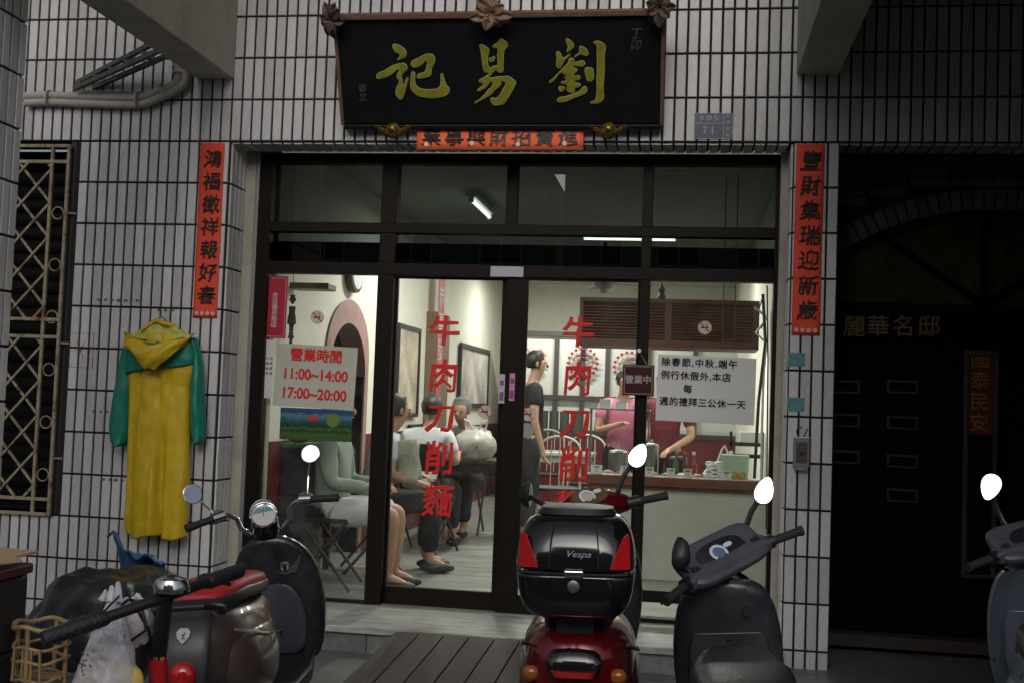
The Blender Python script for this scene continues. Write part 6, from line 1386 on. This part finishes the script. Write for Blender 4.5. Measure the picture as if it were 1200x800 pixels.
for k in range(3):
    z0_ = k*(hh_-.05)/3; MB().box(-.2, .2, -.16, .16, z0_, z0_+(hh_-.05)/3-.01).obj('crate', pbr('dark_crate', (.02, .022, .028), .5, var=.2), t, bev=.01)
MB().box(-.205, .215, -.165, .165, hh_-.055, hh_-.02).obj('lid', pbr('maroon_lid', (.10, .012, .015), .4), t, bev=.008)
b = MB(); P = [(-.3, -.02), (.225, -.012), (.205, .0), (.25, .012), (.21, .05), (-.3, .20)]
CB = pbr('cardboard', (.42, .29, .17), .85, var=.12, vscale=6, stretch=(1, 6, 1))
o = MB().prism([(-.32, -.14), (.19, -.14), (.15, -.07), (.22, .0), (.17, .04), (.20, .13), (-.32, .16)], .008, (0, 0, 0), uy=(0, 1, 0), un=(0, 0, 1)).obj('cardboard_sheet', CB, None); o.location = (q.x-.17, yc_, q.z-.014); o.rotation_euler = (.10, 0, 0); tag(o, 'torn sheet of brown cardboard lying on the crate stack at the left edge', 'cardboard')

# ------------------------------------------------------------------ marks on the left wall
t = thing('painted_mark', 'faded red square scrawl on the white tiles beside the window grille', 'graffiti', at(96, 410, Y=-.0142)); FR = pbr('faded_red_paint', (.30, .13, .10), .8, var=.5, vscale=60)
rr_ = random.Random(3)
for pts in (((-.085, .10), (.07, .105)), ((-.085, .10), (-.08, -.10)), ((.07, .105), (.075, -.11)), ((-.08, -.10), (.075, -.11)), ((-.04, .06), (.01, -.05)), ((.02, .06), (-.03, -.04)), ((-.05, .0), (.04, .01)), ((.045, .07), (.05, -.06))):
    (xa_, za_), (xb_, zb_2) = pts; P = [Vector((xa_+(xb_-xa_)*k/6+rr_.uniform(-.003, .003), 0, za_+(zb_2-za_)*k/6+rr_.uniform(-.003, .003))) for k in range(7)]
    MB().tube(P, .0035, 4, r2=.0004).obj('stroke', FR, t)
for k, (px, py, n_, lab) in enumerate(((143, 352, 7, 'row of black ink smudges high on the white tiles above the raincoat'), (198, 364, 3, 'small grey smudge on the tiles just above the raincoat hood'), (140, 562, 5, 'row of black ink smudges low on the tiles left of the raincoat'), (125, 482, 4, 'faint stencil smudges on the tiles left of the green sleeve'))):
    t = thing('ink_smudge', lab, 'graffiti', at(px, py, Y=-.0142)); SM = pbr('ink_smudge', (.16, .16, .165), .8, var=.6, vscale=80)
    for j in range(n_):
        w_ = rr_.uniform(.008, .020); x_ = (j-n_/2)*.042+rr_.uniform(-.006, .006); P = [(x_+w_*cos(a)*rr_.uniform(.7, 1), .012*sin(a)*rr_.uniform(.5, 1)) for a in [2*pi*i/9 for i in range(9)]]
        MB().prism(P, .0005, (0, 0, 0)).obj('blot', SM, t)

# ------------------------------------------------------------------ dark cabinet inside the left pane
q = at(331, 600, Y=.62); t = thing('side_cabinet', 'dark cabinet with green cloth top inside the left pane under the landscape poster', 'cabinet', (q.x, .72, ZF)); zt5 = at(331, 518, Y=.6).z-ZF
dk = pbr('dark_cabinet', (.012, .013, .014), .4)
MB().box(-.15, .17, -.16, .16, 0, zt5-.03).obj('case', dk, t, bev=.006)
for k in range(3): z0_ = .05+k*(zt5-.1)/3; MB().box(-.135, .155, -.172, -.161, z0_, z0_+(zt5-.1)/3-.02).obj('drawer', pbr('dark_drawer', (.02, .021, .023), .35), t, bev=.004)
MB().box(-.16, .18, -.175, .17, zt5-.029, zt5).obj('cloth_top', pbr('green_cloth', (.02, .13, .05), .8), t, bev=.006)
t = thing('red_bundle', 'small red cloth bundle on the green topped cabinet', 'bundle', (q.x+.06, .68, ZF+zt5+.001)); MB().blob((0, 0, .035), (.07, .05, .04), 16, 10, lambda d: 1+.2*noise.noise(d*3)).obj('cloth', pbr('red_cloth', (.30, .02, .02), .8, bump=.4, bscale=20), t, 1)
t = thing('paper_box', 'small grey box on the green topped cabinet beside the red bundle', 'box', (q.x-.08, .66, ZF+zt5+.001)); MB().box(-.05, .05, -.04, .04, 0, .12).obj('carton', pbr('grey_carton', (.35, .36, .34), .6), t, bev=.003)
for o in bpy.data.objects:
    if o.get('category') == 'person' and 'cook' in o.get('label', ''): o.scale = (.95, .95, .95)

# ------------------------------------------------------------------ dishes and pots behind the counter glass
cr = random.Random(12); zt6 = zc_-.038
STW = pbr('white_china', (.55, .56, .54), .25); FOODS = [pbr('brown_food', (.14, .06, .025), .5, var=.5, vscale=60), pbr('green_food', (.06, .12, .03), .5, var=.5, vscale=60), pbr('pale_noodles', (.45, .38, .22), .5, var=.4, vscale=60)]
descs = ['brown braised food', 'green vegetables', 'pale noodles']
xcs = np.linspace(xa+.14, xb-.50, 7)
for k, x in enumerate(xcs):
    t = thing('food_dish', 'white dish of %s on the counter worktop, number %s from the left' % (descs[k % 3], ('one', 'two', 'three', 'four', 'five', 'six', 'seven')[k]), 'dish', (float(x), YC+.24+.03*(k % 2), zt6))
    MB().lathe([(.03, 0), (.05, .02), (.058, .06), (.055, .06), (.045, .025)], 18).obj('bowl', STW, t, 1)
    MB().blob((0, 0, .058), (.05, .05, .022), 14, 8, lambda d: 1+.25*noise.noise(d*5+Vector((k, 0, 0)))).obj('food', FOODS[k % 3], t, 1)
for k, (x, h_, r_, mt, lab) in enumerate(((xa+.20, .20, .075, STEEL, 'wide steel soup pot behind the dishes at the left of the counter'), (xa+.45, .26, .06, STEEL, 'tall steel pot behind the dishes in the middle of the counter'), (xa+.66, .17, .07, pbr('dark_pot', (.03, .03, .03), .4), 'dark iron pot behind the dishes'))):
    t = thing('cooking_pot', lab, 'pot', (float(x), YC+.52, zt6)); MB().lathe([(r_*.92, 0), (r_, .015), (r_, h_), (r_*1.05, h_), (r_*.96, h_-.004), (r_*.95, .02)], 24).obj('pot', mt, t, 1)
    MB().lathe([(r_*1.03, h_+.002), (r_*.9, h_+.018), (.015, h_+.028), (.012, h_+.05), (.0, h_+.052)], 24, cap=False).obj('lid', mt, t, 1)
for k, (x, c_, lab) in enumerate(((xb-.60, (.10, .03, .015), 'dark soy sauce bottle behind the counter glass'), (xb-.53, (.35, .05, .02), 'red chilli sauce bottle behind the counter glass'), (xb-.66, (.05, .14, .05), 'green glass bottle behind the counter glass'))):
    t = thing('sauce_bottle', lab, 'bottle', (float(x), YC+.40, zt6)); MB().lathe([(.026, 0), (.028, .01), (.028, .13), (.011, .17), (.010, .21)], 16).obj('body', pbr(('soy_bottle', 'chilli_bottle', 'green_bottle')[k], c_, .15), t, 1); MB().lathe([(.013, .211), (.013, .235)], 12).obj('cap', (RED, WHT, STEEL)[k], t, 1)
